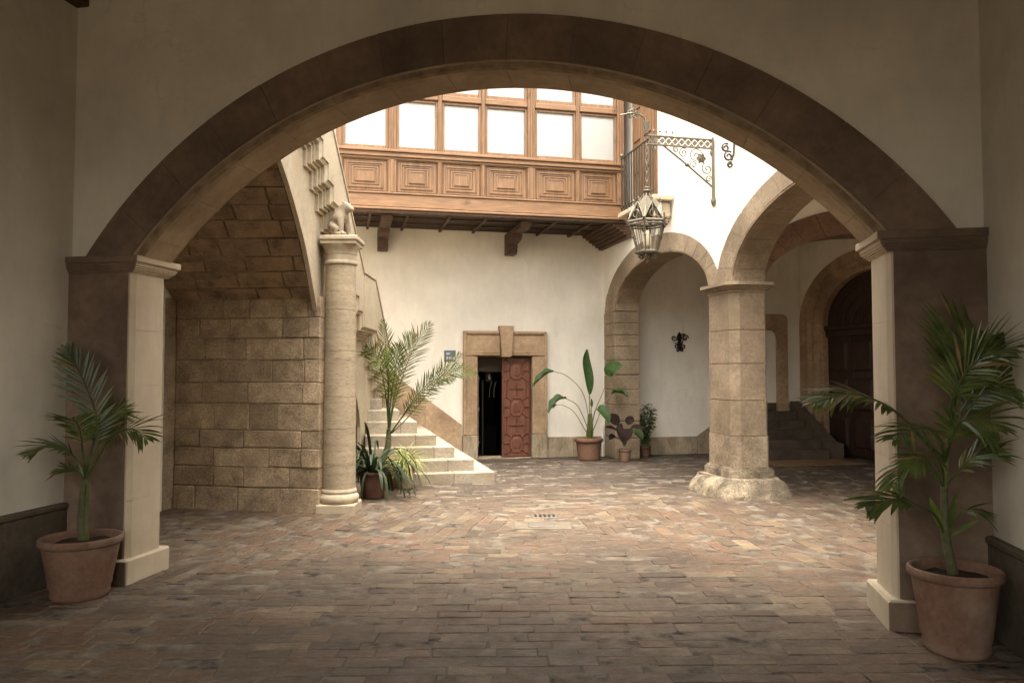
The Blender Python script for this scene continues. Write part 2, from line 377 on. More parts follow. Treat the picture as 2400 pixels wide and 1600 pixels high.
# ================================================================== FLOOR
floor = MB().box(-40, 40, -40, 40, -.3, -.004).build('floor', 'mortar'); tag(floor, 'worn brick and stone paving of the courtyard and passage', 'floor', kind='structure')
D = Vector((.32, 8.15))
def clip(poly, p, nrm):
    out = []
    for i in range(len(poly)):
        a, b = poly[i], poly[(i + 1) % len(poly)]
        da, db = (a - p).dot(nrm), (b - p).dot(nrm)
        if da >= 0: out.append(a)
        if (da >= 0) != (db >= 0): out.append(a + (b - a) * (da / (da - db)))
    return out
def area(p): return abs(sum(p[i].x * p[(i + 1) % len(p)].y - p[(i + 1) % len(p)].x * p[i].y for i in range(len(p)))) / 2
kf, kb = .77, 1.1
e_fl = Vector((-1, -kf)).normalized(); e_fr = Vector((1, -kf)).normalized(); e_bl = Vector((-1, kb)).normalized(); e_br = Vector((1, kb)).normalized()
def perp(e, toward):
    q = Vector((-e.y, e.x)); return q if q.dot(Vector(toward)) > 0 else -q
regions = [  # angle of the rows, half planes, bounds
    (R(1.0), [perp(e_fl, (0, -1)), perp(e_fr, (0, -1))], (-4.6, 4.4, 1.4, 8.3)),
    (R(8.0), [perp(e_bl, (0, 1)), perp(e_br, (0, 1))], (-4.2, 7.0, 8.0, 16.2)),
    (R(79.5), [perp(e_fl, (-1, 0)), perp(e_bl, (-1, 0))], (-4.3, .5, 4.5, 13.4)),
    (R(95.5), [perp(e_fr, (1, 0)), perp(e_br, (1, 0))], (.2, 7.4, 3.6, 15.2))]
near, rest = [], []
LN, WD = .315, .136
for ri, (ang, hp, (bx0, bx1, by0, by1)) in enumerate(regions):
    ca, sa = math.cos(ang), math.sin(ang); ex, ey = Vector((ca, sa)), Vector((-sa, ca))
    cen = Vector(((bx0 + bx1) / 2, (by0 + by1) / 2)); ext = (Vector((bx1 - bx0, by1 - by0)).length) / 2
    row = -ext; ir = 0
    while row < ext:
        wd = WD * random.uniform(.82, 1.18); x = -ext - random.random() * LN
        while x < ext:
            ln = LN * random.choice((.72, .9, 1, 1, 1.1, 1.25)) * random.uniform(.95, 1.05)
            g1, g2 = random.uniform(.0005, .003), (random.uniform(.0002, .0022) if random.random() < .8 else random.uniform(.003, .0065))
            q = [cen + ex * X + ey * Y for X, Y in ((x + g1, row + g2), (x + ln - g1, row + g2), (x + ln - g1, row + wd - g2), (x + g1, row + wd - g2))]
            m = (q[0] + q[2]) / 2
            x += ln
            if not (bx0 - .2 < m.x < bx1 + .2 and by0 - .2 < m.y < by1 + .2): continue
            ds = [(c - D).dot(h) for c in q for h in hp]; full = min(ds) > .004
            if full: poly = q
            else:
                poly = q
                for h in hp:
                    poly = clip(poly, D + h * .004, h)
                    if len(poly) < 3: break
                if len(poly) < 3 or area(poly) < .0006: continue
            infr = m.y > 3.75 and abs(m.x) < m.y * .70
            blocked = (m.y > 5.95 and m.x < -2.9 * m.y / 6.0 - .1)
            (near if full and infr and not blocked and m.y < 9 else rest).append((m, poly, ang, (poly[1] - poly[0]).length, (poly[2] - poly[1]).length, ri == 1 and (m - D).y - abs((m - D).x) * .25 > 1.3 + random.uniform(-1.1, 1.1)))
        row += wd
near.sort(key=lambda t: t[0].y); rest += near[300:]; near = near[:300]
def slab(poly, top, rv=0):
    pts = []
    for i in range(len(poly)):
        a, b = poly[i], poly[(i + 1) % len(poly)]; n_ = 3 if (b - a).length > .2 else (2 if (b - a).length > .08 else 1)
        pts += [a.lerp(b, k / n_) for k in range(n_)]
    n = len(pts); c = sum(poly, Vector((0, 0))) / len(poly); v = []
    tx, ty = random.uniform(-.018, .018), random.uniform(-.04, .04)
    wob = [random.uniform(-.0035, .0035) for _ in pts]; wz = [random.uniform(-.0025, .0015) for _ in pts]
    for k, (ins, z) in enumerate(((0, -.06), (0, top - .006), (.006, top - .0005))):
        for p, wb, wq in zip(pts, wob, wz):
            d = (p - c); L = d.length; pp = c + d * max(.2, 1 - (ins * 1.2 + (wb if k else 0)) / L)
            jz = (tx * d.x + ty * d.y + wq) if k else 0
            v.append((pp.x, pp.y, z + jz))
    v.append((c.x, c.y, top + random.uniform(-.003, .002)))
    f = [(2 * n + i, 2 * n + (i + 1) % n, 3 * n) for i in range(n)]
    for k in (0, 1): f += [(k * n + i, k * n + (i + 1) % n, (k + 1) * n + (i + 1) % n, (k + 1) * n + i) for i in range(n)]
    return v, f
variants = []
for k in range(14):
    v, f = slab([Vector((-LN / 2, -WD / 2)), Vector((LN / 2, -WD / 2)), Vector((LN / 2, WD / 2)), Vector((-LN / 2, WD / 2))], 0)
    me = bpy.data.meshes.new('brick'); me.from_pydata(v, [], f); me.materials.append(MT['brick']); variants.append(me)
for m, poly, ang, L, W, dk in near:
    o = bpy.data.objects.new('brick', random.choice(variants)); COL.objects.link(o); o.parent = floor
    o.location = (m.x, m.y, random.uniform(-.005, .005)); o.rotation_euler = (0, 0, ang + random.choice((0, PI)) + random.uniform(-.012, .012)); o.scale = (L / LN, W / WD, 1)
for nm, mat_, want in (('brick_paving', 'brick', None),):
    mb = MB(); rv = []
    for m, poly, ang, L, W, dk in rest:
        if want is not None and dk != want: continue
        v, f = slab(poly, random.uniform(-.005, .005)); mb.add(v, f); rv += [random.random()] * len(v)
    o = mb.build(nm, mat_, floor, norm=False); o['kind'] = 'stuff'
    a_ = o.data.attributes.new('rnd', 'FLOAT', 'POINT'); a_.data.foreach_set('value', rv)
# drain covers at the centre of the paving
t = thing('drain_cover', 'light square stone drain cover at the centre of the paving', 'drain cover', (.32, 8.1, 0))
MB().box(.02, .62, 7.93, 8.30, -.02, .008, .006).build('frame', 'drain', t)
MB().box(.17, .47, 8.02, 8.22, 0, .018, .004).build('lid', 'metal', t)
t = thing('drain_grate', 'small dark iron grate just behind the pale drain cover', 'drain cover', (.37, 8.6, 0))
MB().box(.22, .50, 8.52, 8.70, -.02, .010, .003).build('frame', 'metal', t)
for i in range(5): MB().box(.25 + i * .05, .275 + i * .05, 8.54, 8.68, 0, .015).build('bar', 'black', t)

# ================================================================== ENTRANCE WALL with the broad arch
SP = 2.5
ACX, ACZ = 2.715, .35
ain = lambda q: arc_pt(ACX, ACZ, 3.40, 3.40, q); aout = lambda q: arc_pt(ACX, ACZ, 3.79, 3.79, q)
q0 = math.asin((SP - ACZ) / 3.45); QL, QR = PI - q0, q0
TW = .43
t = thing('arch_wall', 'broad stone arch in a cream plaster wall framing the courtyard', 'arch', w(FW, ACX, .3))
lo, hi = [], []
for i in range(61):
    x = -.58 + (6.02 + .58) * i / 60
    r = 3.70 ** 2 - (x - ACX) ** 2
    h = ACZ + math.sqrt(r) if r > 0 else SP
    lo.append((x, max(SP, h))); hi.append((x, 4.62))
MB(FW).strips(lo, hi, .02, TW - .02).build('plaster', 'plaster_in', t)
sec = [(1.0, 0), (.16, 0), (0, .09), (0, TW - .06), (.10, TW), (1.0, TW)]
voussoirs(FW, t, 'arch', 15, QL + .072, QR - .072, ain, aout, sec, .0004, 6, jit=.003)
voussoirs(FW, t, 'face', 15, QL + .072, QR - .072, ain, aout, [(1.003, -.014), (.178, -.014), (.172, -.004), (1.003, -.004)], .0004, 6, 'shaded_ring_front', .002)  # added front plates, the arch's front shade painted as a darker stone
ring(FW, QL + .072, QR - .072, ain, aout, .01, TW - .01, .05, .95).build('mortar_bed', 'joint', t)
for nm, x0, x1, e0, e1 in (('l', -.58, .0, -.6, .06), ('r', 5.43, 6.02, 5.37, 6.05)):
    p = MB(FW)
    inner_x, outer_x = (x1, x0) if nm == 'l' else (x0, x1)
    sgn = 1 if nm == 'l' else -1
    c = .05
    poly = [(outer_x, 0), (inner_x - sgn * c * .4, 0), (inner_x, c), (inner_x, TW - c), (inner_x - sgn * c, TW), (outer_x, TW)]
    # shaft with stone courses
    zz = [.18, .62, 1.06, 1.50, 1.93, SP - .14]
    pil = p.prism([(a, b + .004) for a, b in poly], .16, SP - .12, lambda a, b, r: (a, b, r)).build('pillar', 'reveal', t)
    for k in range(5):
        q = MB(FW); q.prism([(a + (.003 * sgn if abs(a - inner_x) < .06 else 0), b - (.002 if b < .2 else -.002)) for a, b in poly], zz[k] + .002, zz[k + 1] - .002, lambda a, b, r: (a, b, r)); q.build('stone_block', 'reveal', pil)
    fx0, fx1 = (outer_x, inner_x - .03) if nm == 'l' else (inner_x + .03, outer_x)
    MB(FW).box(fx0, fx1, -.012, -.001, .187, SP - .128, .003).build('shaded_front', 'face', t)  # added plate, shade on the pillar front put into a darker colour
    cp = MB(FW); cf = MB(FW)
    for z0, z1, e in ((SP - .128, SP - .118, .012), (SP - .118, SP - .106, .022), (SP - .106, SP - .094, .036), (SP - .094, SP - .080, .047), (SP - .080, SP - .064, .055), (SP - .064, SP - .052, .058), (SP - .05, SP, .075)):
        xa, xb = (outer_x, inner_x + e) if nm == 'l' else (inner_x - e, outer_x)
        cp.box(xa, xb, -e * .6, TW + e, z0 + .0003, z1, .004); cf.box(xa, xb, -e * .6 - .010, -e * .6 - .001, z0 + .0003, z1, .002)
    cp.build('capital', 'reveal', t)
    cf.build('capital_shaded_front', 'face', t)  # front shade of the capital, painted as dark plates over the paler stone
    xa, xb = (outer_x - .0, inner_x + .035) if nm == 'l' else (inner_x - .05, outer_x)
    MB(FW).box(xa, xb, -.05, TW + .05, -.05, .185, .014, .006).build('plinth', 'reveal', t)
    MB(FW).box(xa, xb - (.0 if nm == 'l' else 0), -.062, -.051, -.05, .176, .004).build('plinth_shaded_front', 'face', t)  # same painted shade on the front of the plinth

# passage walls on both sides, with dado, ceiling, rear wall with the street gateway
t = thing('side_wall', 'plain cream wall on the left of the passage above a dark dado', 'wall', w(FW, -.6, -2))
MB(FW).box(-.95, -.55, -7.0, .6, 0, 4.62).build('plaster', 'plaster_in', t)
MB(FW).box(-.56, -.515, -7.0, -.005, 0, .55, .004).build('dado', 'vdado', t)
MB(FW).box(-.56, -.50, -7.0, -.005, .552, .60, .012).build('dado_moulding', 'vdado', t)
t = thing('side_wall', 'plain cream wall on the right of the passage behind the tall kentia palm', 'wall', w(FW, 6.02, -2))
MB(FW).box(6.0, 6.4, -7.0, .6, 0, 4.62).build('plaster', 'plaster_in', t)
MB(FW).box(5.965, 6.01, -7.0, -.005, 0, .55, .004).build('dado', 'vdado', t)
MB(FW).box(5.95, 6.01, -7.0, -.005, .552, .60, .012).build('dado_moulding', 'vdado', t)
t = thing('beamed_ceiling', 'dark wooden ceiling just showing in the upper left corner', 'ceiling', w(FW, 2.7, -3, 4.55))
MB(FW).box(-.95, 6.4, -7.4, .1, 4.63, 4.75).build('boards', 'board', t)
for i in range(8): MB(FW).box(-.6 + i * .93, -.44 + i * .93, -7.0, .015, 4.50, 4.635, .008).build('beam', 'beam', t)
t = thing('street_wall', 'passage end wall with the open street gateway behind the viewer', 'wall', w(FW, 2.7, -7))
lo, hi = [], []
for i in range(31):
    x = -.95 + 7.35 * i / 30; r = 1 - ((x - 2.7) / 3.0) ** 2
    lo.append((x, 3.0 + 1.4 * math.sqrt(r) if r > 0 else 0)); hi.append((x, 4.75))
MB(FW).strips(lo, hi, -7.4, -7.0).build('plaster', 'plaster_in', t)

# courtyard side of the entrance wall, upper storeys around the court
def upper(name, label, M, x0, x1, y0, y1, z0, z1, mat='plaster', cat='wall'):
    o = MB(M).box(x0, x1, y0, y1, z0, z1).build(name, mat); tag(o, label, cat); return o
upper('upper_wall', 'upper storey wall over the entrance arch', FW, -2.2, 7.4, .04, TW - .02, 4.63, 5.0)
upper('wall_end', 'plaster wall end at the left of the entrance arch, courtyard side', FW, -2.2, -.60, .04, TW - .02, 0, 4.62)
upper('wall_end', 'plaster wall end at the right of the entrance arch, towards the arcade', FW, 6.03, 8.6, .04, TW - .02, 0, 4.62)
upper('house_wall', 'tall plaster wall behind the staircase', ID, -4.55, -4.06, 6.2, 14.6, 0, 5.6)

# ================================================================== BACK WALL
t = thing('back_wall', 'white plaster back wall of the courtyard under the wooden gallery', 'wall', w(CY, -2, .2))
for x0, x1, z0, z1 in ((-7.0, -2.50, 0, 6.9), (-2.50, -1.43, 1.92, 6.9), (-1.43, 4.6, 0, 6.9)):
    MB(CY).box(x0, x1, 0, .5, z0, z1).build('plaster', 'plaster', t)
xs = [-1.155, -.62, -.02]
for a, b in zip(xs, xs[1:]): MB(CY).box(a + .003, b - .003, -.035, .01, 0, .385, .006).build('dado_stone', 'dado', t)
xs = [.47, .95, 1.45, 1.93]
for a, b in zip(xs, xs[1:]): MB(CY).box(a + .003, b - .003, -.035, .01, 0, .345, .006).build('dado_stone', 'dado', t)
fxz = lambda p, q, r: (p, r, q)
for x0, x1 in ((-2.77, -3.45), (-3.45, -4.2), (-4.2, -5.0), (-5.0, -5.9)):
    h0, h1 = .64 + (-2.77 - x0) * .74, .64 + (-2.77 - x1) * .74
    MB(CY).prism([(x0 - .003, 0), (x0 - .003, h0), (x1 + .003, h1), (x1 + .003, 0)], -.035, .01, fxz).build('dado_stone', 'sand', t)
tag(MB(CY).tube([(-.045, -.05, 0), (-.045, -.05, .62)], .022, 8).build('drain_pipe', 'white'), 'thin white pipe stub in the back corner by the pilaster', 'pipe')

# doorway
t = thing('stone_doorway', 'square stone door surround with raised keystone in the back wall', 'doorway', w(CY, -1.96, -.05))
for x0, x1 in ((-2.75, -2.49), (-1.44, -1.155)):
    j = MB(CY).box(x0, x1, -.09, .35, .45, 1.905, .01).build('jamb', 'sand', t)
    MB(CY).box(x0 - .01, x1 + .01, -.10, .35, 0, .448, .012).build('base_block', 'dado', j)
    xi = x1 if x0 < -2 else x0; s = -1 if x0 < -2 else 1
    MB(CY).box(xi + s * .0, xi + s * .05, -.105, -.08, .46, 1.90, .005).build('fillet', 'sand', j)
    xo = x0 if x0 < -2 else x1
    MB(CY).box(xo, xo - s * .05, -.115, -.08, .46, 2.33, .008).build('outer_moulding', 'sand', j)
MB(CY).box(-2.75, -2.06, -.09, .35, 1.91, 2.375, .01).build('lintel', 'sand', t)
MB(CY).box(-1.845, -1.155, -.09, .35, 1.91, 2.375, .01).build('lintel', 'sand', t)
for x0, x1 in ((-2.69, -2.075), (-1.815, -1.215)):
    MB(CY).box(x0, x1, -.135, -.085, 2.31, 2.372, .018).build('top_moulding', 'sand', t)
    MB(CY).box(x0 + .12 if x0 < -2 else x0, x1 if x0 < -2 else x1 - .12, -.125, -.085, 1.925, 1.955, .006).build('cornice_moulding', 'sand', t)
    MB(CY).box(x0 + .16 if x0 < -2 else x0, x1 if x0 < -2 else x1 - .16, -.108, -.085, 1.965, 1.985, .004).build('cornice_moulding', 'sand', t)
MB(CY).prism([(-2.035, 1.895), (-1.865, 1.895), (-1.815, 2.47), (-2.085, 2.47)], -.17, .3, fxz).build('keystone', 'sand', t)
MB(CY).box(-2.49, -1.44, -.04, .35, -.05, .018, .005).build('threshold', 'dado', t)
# closed leaf with octagon mouldings
t = thing('door_leaf', 'carved red-brown wooden door leaf with octagonal panels', 'door', w(CY, -1.7, .05))
DX0, DX1, DZ1 = -1.985, -1.455, 1.89
MB(CY).box(DX0, DX1, .03, .085, .025, DZ1, .004).build('leaf', 'reddoor', t)
U = (DX1 - DX0) / 295; V = (DZ1 - .025) / 1025
dp = lambda x, y: (DX0 + (x - 765) * U, DZ1 - (y - 425) * V)
def bar(pts, wd=.028, pr=.030, name='moulding', parent=None):
    m = MB(CY)
    for (a, b) in zip(pts, pts[1:]):
        A, B = Vector(dp(*a)), Vector(dp(*b)); d = (B - A).normalized(); n_ = Vector((-d.y, d.x)) * wd / 2; A = A - d * wd * .35; B = B + d * wd * .35
        q = [A + n_, B + n_, B - n_, A - n_]; q2 = [A + n_ * .35, B + n_ * .35, B - n_ * .35, A - n_ * .35]
        m.add([(p.x, .032, p.y) for p in q] + [(p.x, .03 - pr, p.y) for p in q2], [(4, 5, 6, 7)] + [(i, (i + 1) % 4, 4 + (i + 1) % 4, 4 + i) for i in range(4)])
    m.build(name, 'reddoor', parent)
XC = 912
def octo(cx, cy_, r_):
    oc = [(cx + r_ * px_, cy_ + r_ * py_) for px_, py_ in ((.78, .42), (.40, .98), (-.40, .98), (-.78, .42), (-.78, -.42), (-.40, -.98), (.40, -.98), (.78, -.42))]
    o8 = [Vector(dp(cx + (p[0] - cx) * .5, cy_ + (p[1] - cy_) * .5)) for p in oc]; o9 = [Vector(dp(cx + (p[0] - cx) * .72, cy_ + (p[1] - cy_) * .72)) for p in oc]
    m = MB(CY); m.add([(p.x, .032, p.y) for p in o9] + [(p.x, .020, p.y) for p in o8], [tuple(range(8, 16))] + [(i, (i + 1) % 8, 8 + (i + 1) % 8, 8 + i) for i in range(8)]); m.build('octagon_panel', 'reddoor', t)
    bar(oc + [oc[0]], .020, .018, parent=t)
for cy_ in (565, 938, 1311):
    octo(XC, cy_, 92)
    for sx in (-1, 1):
        bar([(XC + sx * 74, cy_), (XC + sx * 138, cy_)], .02, .02, parent=t)
        for sy_ in (-1, 1):
            bar([(XC + sx * 56, cy_ + sy_ * 62), (XC + sx * 104, cy_ + sy_ * 102), (XC + sx * 138, cy_ + sy_ * 102)], .02, .02, parent=t)
            bar([(XC + sx * 104, cy_ + sy_ * 102), (XC + sx * 104, cy_ + sy_ * 134)], .02, .02, parent=t)
for cy_ in (751, 1124):
    bar([(XC - 70, cy_), (XC + 70, cy_)], .022, .024, parent=t); bar([(XC, cy_ - 60), (XC, cy_ + 60)], .022, .024, parent=t)
    bar([(XC - 104, cy_ - 60), (XC - 104, cy_ + 60)], .018, .02, parent=t); bar([(XC + 104, cy_ - 60), (XC + 104, cy_ + 60)], .018, .02, parent=t)
bar([(775, 434), (1050, 434), (1050, 1440), (775, 1440), (775, 434)], .022, .022, parent=t)
MB(CY).box(DX0 - .012, DX0 + .015, .02, .09, .025, DZ1, .004).build('edge_strip', 'reddoor', t)
# tinted glass inner door, left leaf folded back, dark room behind
t = thing('glass_door', 'dark tinted glass door with curved steel handles inside the doorway', 'door', w(CY, -2.15, .4))
MB(CY).box(-2.30, -1.99, .32, .33, .04, 1.42, .0).build('pane', 'darkglass', t)
MB(CY).box(-2.33, -2.302, .31, .34, .03, 1.46, .003).build('frame', 'black', t)
for dx in (0, .085): MB(CY).tube([(-2.19 + dx + .075 * (1 - math.cos(k / 6 * 1.3)), .30, 1.13 + .30 * math.sin(k / 6 * 1.4) ) for k in range(7)], .009, 8).build('handle', 'iron', t, 40)
t = thing('folded_door_leaf', 'open left door leaf seen edge-on with a steel bolt rod', 'door', w(CY, -2.46, .4))
MB(CY).box(-2.487, -2.445, .10, .62, .03, 1.895, .004).build('leaf', 'reddoor', t)
MB(CY).tube([(-2.436, .12, .22), (-2.436, .12, 1.55)], .011, 8).build('bolt_rod', 'steel', t, 40)
for z in (.3, .92, 1.5): MB(CY).box(-2.446, -2.42, .105, .135, z - .02, z + .02, .003).build('bolt_bracket', 'steel', t)
t = thing('inner_room', 'dim room seen through the open doorway', 'room', w(CY, -2, 2))
for b in ((-3.4, -.6, 3.0, 3.1, 0, 2.8), (-3.5, -3.4, .5, 3.1, 0, 2.8), (-.6, -.5, .5, 3.1, 0, 2.8)): MB(CY).box(*b).build('wall', 'dark', t)
MB(CY).box(-3.5, -.5, .5, 3.1, 2.4, 2.5).build('ceiling', 'dark', t)
MB(CY).box(-2.495, -1.435, .352, .47, 1.62, 1.92).build('transom_panel', 'dark', t)
t = thing('room_lantern', 'small glass lantern inside the doorway above the dark door', 'lamp', w(CY, -2.13, .7, 1.45))
MB(CY).lathe([(.03, 0), (.07, .02), (.08, .18), (.05, .22), (.015, .25)], (-2.13, .7, 1.42), 8).build('cage', 'bronze', t)
MB(CY).tube([(-2.13, .7, 1.66), (-2.13, .7, 2.41)], .006, 6).build('chain', 'black', t)
MB(CY).lathe([(.02, 0), (.025, .05), (.015, .1)], (-2.13, .61, 1.47), 8).build('bulb', 'white', t)
# blue sign
t = thing('wall_sign', 'small blue enamel sign with white marks left of the doorway', 'sign', w(CY, -2.99, -.01, 1.9))
MB(CY).box(-3.10, -2.885, -.014, .004, 1.80, 2.01, .002).build('plate', 'blue', t)
MB(CY).lathe([(.001, 0), (.018, .001)], (0, 0, 0), 3)
for z, x0, x1 in ((1.955, -3.06, -2.99), (1.935, -3.06, -3.0), (1.875, -3.06, -2.93), (1.855, -3.06, -2.95)): MB(CY).box(x0, x1, -.017, -.013, z, z + .010).build('letter_line', 'white', t)
MB(CY).box(-2.935, -2.90, -.017, -.013, 1.84, 1.89).build('white_mark', 'white', t)

# ================================================================== WOODEN GALLERY
GY = -1.55
t = thing('wooden_gallery', 'varnished wooden gallery with white-blinded windows over the back wall', 'gallery', w(CY, -2.6, -.8, 4.2))
gx = [-.22, -1.0, -1.83, -2.66, -3.39, -4.17, -5.0, -5.8]
MB(CY).box(-5.95, -.15, GY - .03, GY + .16, 4.285, 4.50, .012).build('sill_beam', 'woodh', t)
MB(CY).box(-5.95, -.15, GY - .05, GY + .10, 4.245, 4.28, .008).build('sill_moulding', 'woodh', t)
MB(CY).box(-5.95, -.15, GY - .02, GY + .10, 4.20, 4.243, .008).build('sill_moulding', 'beam', t)
MB(CY).box(-5.95, -.15, GY - .045, GY + .05, 4.502, 4.53, .006).build('rail', 'woodh', t)
for z0, z1, e in ((5.075, 5.11, .02), (5.112, 5.155, .05), (5.157, 5.19, .03), (5.192, 5.235, .06)):
    MB(CY).box(-5.95, -.15, GY - e, GY + .08, z0, z1, .007).build('rail', 'woodh', t)
for i, x in enumerate(gx):
    big = i in (0, 2, 5); wd = .065 if big else .032
    p = MB(CY).box(x - wd, x + wd, GY - .02, GY + .10, 4.532, 5.073, .006).build('post', 'wood', t)
    MB(CY).box(x - wd * .45, x + wd * .45, GY - .038, GY - .018, 4.534, 5.07, .008).build('post_moulding', 'wood', p)
    if i == 0: MB(CY).box(x - .05, x + .07, GY + .08, 0, 4.532, 6.85).build('end_post', 'wood', p)
    p = MB(CY).box(x - wd, x + wd, GY - .02, GY + .10, 5.237, 6.80, .006).build('post', 'wood', t)
    for k in ((-.5, 0, .5) if big else (0,)): MB(CY).box(x + k * wd * 1.3 - .012, x + k * wd * 1.3 + .012, GY - .036, GY - .018, 5.24, 6.79, .006).build('post_moulding', 'wood', p)
def rects(x0, x1, z0, z1, steps):
    m = MB(CY); v = []; f = []
    for k, (ins, y) in enumerate(steps):
        a, b, c, d = x0 + ins, x1 - ins, z0 + ins * .8, z1 - ins * .8
        v += [(a, y, c), (b, y, c), (b, y, d), (a, y, d)]
        if k: f += [(4 * k - 4 + i, 4 * k - 4 + (i + 1) % 4, 4 * k + (i + 1) % 4, 4 * k + i) for i in range(4)]
    f.append((4 * k, 4 * k + 1, 4 * k + 2, 4 * k + 3)); m.add(v, f); return m
for x1, x0 in zip(gx, gx[1:]):
    e0 = .066 if x0 in (-1.83, -4.17) else .033; e1 = .066 if x1 in (-.22, -1.83, -4.17) else .033
    a, b = x0 + e0, x1 - e1; y = GY
    mx = (b - a)
    pan = rects(a, b, 4.533, 5.072, [(0, y), (.014, y - .010), (.018, y + .020), (.026, y + .020), (.03, y + .012), (.07, y + .014), (.074, y + .004), (.092, y - .002), (.098, y + .016), (.135, y + .016), (.139, y + .028), (.148, y + .028), (.152, y + .012), (.18, y + .010), (.184, y + .022), (.205, y + .022), (.208, y + .006), (.222, y + .002), (.226, y + .012), (.234, y + .012)])
    p = pan.build('panel', 'wood', t)
    for z0, z1 in ((5.238, 6.095), (6.205, 6.79)):
        s = MB(CY); fr = .042
        for bx in ((a, a + fr, z0, z1), (b - fr, b, z0, z1), (a + fr, b - fr, z0, z0 + fr + .02), (a + fr, b - fr, z1 - fr, z1)):
            s.box(bx[0] + .001, bx[1] - .001, y + .005, y + .055, bx[2] + .001, bx[3] - .001, .005)
        s = s.build('sash', 'wood', t)
        MB(CY).box(a + fr + .001, b - fr - .001, y + .028, y + .032, z0 + fr + .022, z1 - fr - .002).build('pane', 'glass', s)
        MB(CY).box(a + .01, b - .01, y + .058, y + .064, z0 + .01, z1 - .01).build('blind', 'curtain', s)
    MB(CY).box(a, b, y - .03, y + .08, 6.10, 6.20, .012).build('transom', 'woodh', t)
MB(CY).box(-6.0, .0, GY - .06, .5, 6.82, 6.92).build('roof', 'beam', t)
# underside
MB(CY).box(-5.95, -.15, GY + .10, .0, 4.244, 4.275).build('floor_boards', 'board', t)
for i in range(9):
    x = -5.75 + i * .62 + (.08 if i > 3 else 0)
    if abs(x + 4.22) < .15 or abs(x + 1.85) < .15: continue
    MB(CY).box(x - .022, x + .022, GY + .12, -.002, 4.195, 4.243, .004).build('joist', 'beam', t)
for yy in (-1.05, -.55): MB(CY).box(-5.95, -.42, yy - .02, yy + .02, 4.215, 4.2435).build('cross_batten', 'beam', t)
br = [(0, 3.80), (-.24, 3.80), (-.30, 3.84), (-.33, 3.97), (-.60, 4.0), (-.68, 4.03), (-.72, 4.10), (-1.30, 4.10), (-1.40, 4.13), (-1.42, 4.19), (0, 4.19)]
for x in (-4.24, -1.87):
    MB(CY).prism(br, x - .09, x + .09, lambda p, q, r: (r, p, q)).build('bracket', 'beam', t)
for k in range(6):
    MB(CY).box(-.42 + k * .065, -.003, GY + .02, -.002, 4.235 - (k + 1) * .045, 4.234 - k * .045, .006).build('cornice_step', 'beam', t)

# ================================================================== ARCADE (right side): wall, pier, arches
AT = .47
t = thing('arcade_wall', 'white arcade wall on the right carried by two stone arches', 'wall', w(CY, .2, -4.6))
YF = frame((w(CY, 0, 0).x, w(CY, 0, 0).y), (math.sin(R(12.7)), -math.cos(R(12.7))))   # x = b towards camera, y = into the arcade
a1i = lambda q: arc_pt(2.475, 2.75, 1.845, .76, q); a1o = lambda q: arc_pt(2.37, 2.70, 2.29, 1.13, q)
a2i = lambda q: arc_pt(7.10, 2.77, 2.10, 1.0, q); a2o = lambda q: arc_pt(7.10, 2.77, 2.52, 1.30, q)
def low(x):
    h = 0
    if 4.02 >= x: 
        r = 1 - ((x - 2.37) / 2.29) ** 2; h = 2.70 + 1.12 * math.sqrt(max(r, 0)) if r > 0 else 0
    r1 = 1 - ((x - 2.37) / 2.29) ** 2; r2 = 1 - ((x - 7.1) / 2.52) ** 2
    c = [2.70 + 1.11 * math.sqrt(r1)] if r1 > 0 else []
    if r2 > 0: c.append(2.77 + 1.28 * math.sqrt(r2))
    return max(c) if c else (0 if x < .5 or x > 9.6 else 2.78)
lo, hi = [], []
for i in range(161):
    x = 10.4 * i / 160; lo.append((x, low(x))); hi.append((x, 6.7))
MB(YF).strips(lo, hi, .012, AT - .01).build('plaster', 'plaster', t)
sec = [(1, 0), (.10, 0), (0, .035), (0, AT), (1, AT)]
voussoirs(YF, t, 'pier', 17, PI, 0.0, a1i, a1o, sec, .0022, 3)
voussoirs(YF, t, 'pier', 17, PI, 0.0, a2i, a2o, sec, .0022, 3)
ring(YF, PI, 0, a1i, a1o, .006, AT - .006, .02, .96).build('mortar_bed', 'joint', t)
ring(YF, PI, 0, a2i, a2o, .006, AT - .006, .02, .96).build('mortar_bed', 'joint', t)
# half pilaster at the back corner
zz = [0, .38, .70, 1.0, 1.28, 1.56, 1.83, 2.08, 2.30, 2.52, 2.74]
for k in range(10):
    MB(YF).box(.03, .625 + random.uniform(-.006, .006), random.uniform(-.004, .004), AT + .02, zz[k] + .004, zz[k + 1] - .004, .012, .004).build('pilaster_stone', 'pier', t)
MB(YF).box(.04, .61, .012, AT, 0, 2.73).build('mortar_bed', 'joint', t)
MB(YF).box(9.25, 10.3, .0, AT + .02, 0, 2.74).build('end_pier', 'pier', t)

t = thing('stone_pier', 'chamfered stone pier of the arcade on a rough weathered footing', 'pier', w(YF, 4.66, .23))
PB0, PB1 = 4.31, 5.01
def pierpoly(e=0, c=.10):
    a0, a1, b0, b1 = PB0 - e, PB1 + e, -e, AT + .02 + e
    return [(a0 + c * .5, b0), (a1 - c, b0), (a1, b0 + c), (a1, b1 - c * .4), (a1 - c * .4, b1), (a0 + c * .4, b1), (a0, b1 - c * .4), (a0, b0 + c * .5)]
pz = [.37, .78, 1.24, 1.72, 2.16, 2.67]
MB(YF).prism(pierpoly(-.012), .2, 2.7, lambda p, q, r: (p, q, r)).build('core', 'joint', t)
for k in range(5):
    MB(YF).prism(pierpoly(.012 * (1 - k / 5) + random.uniform(-.003, .003)), pz[k] + .004, pz[k + 1] - .004, lambda p, q, r: (p, q, r)).build('stone_block', 'pierw' if k == 0 else 'pier', t)
cp = MB(YF)
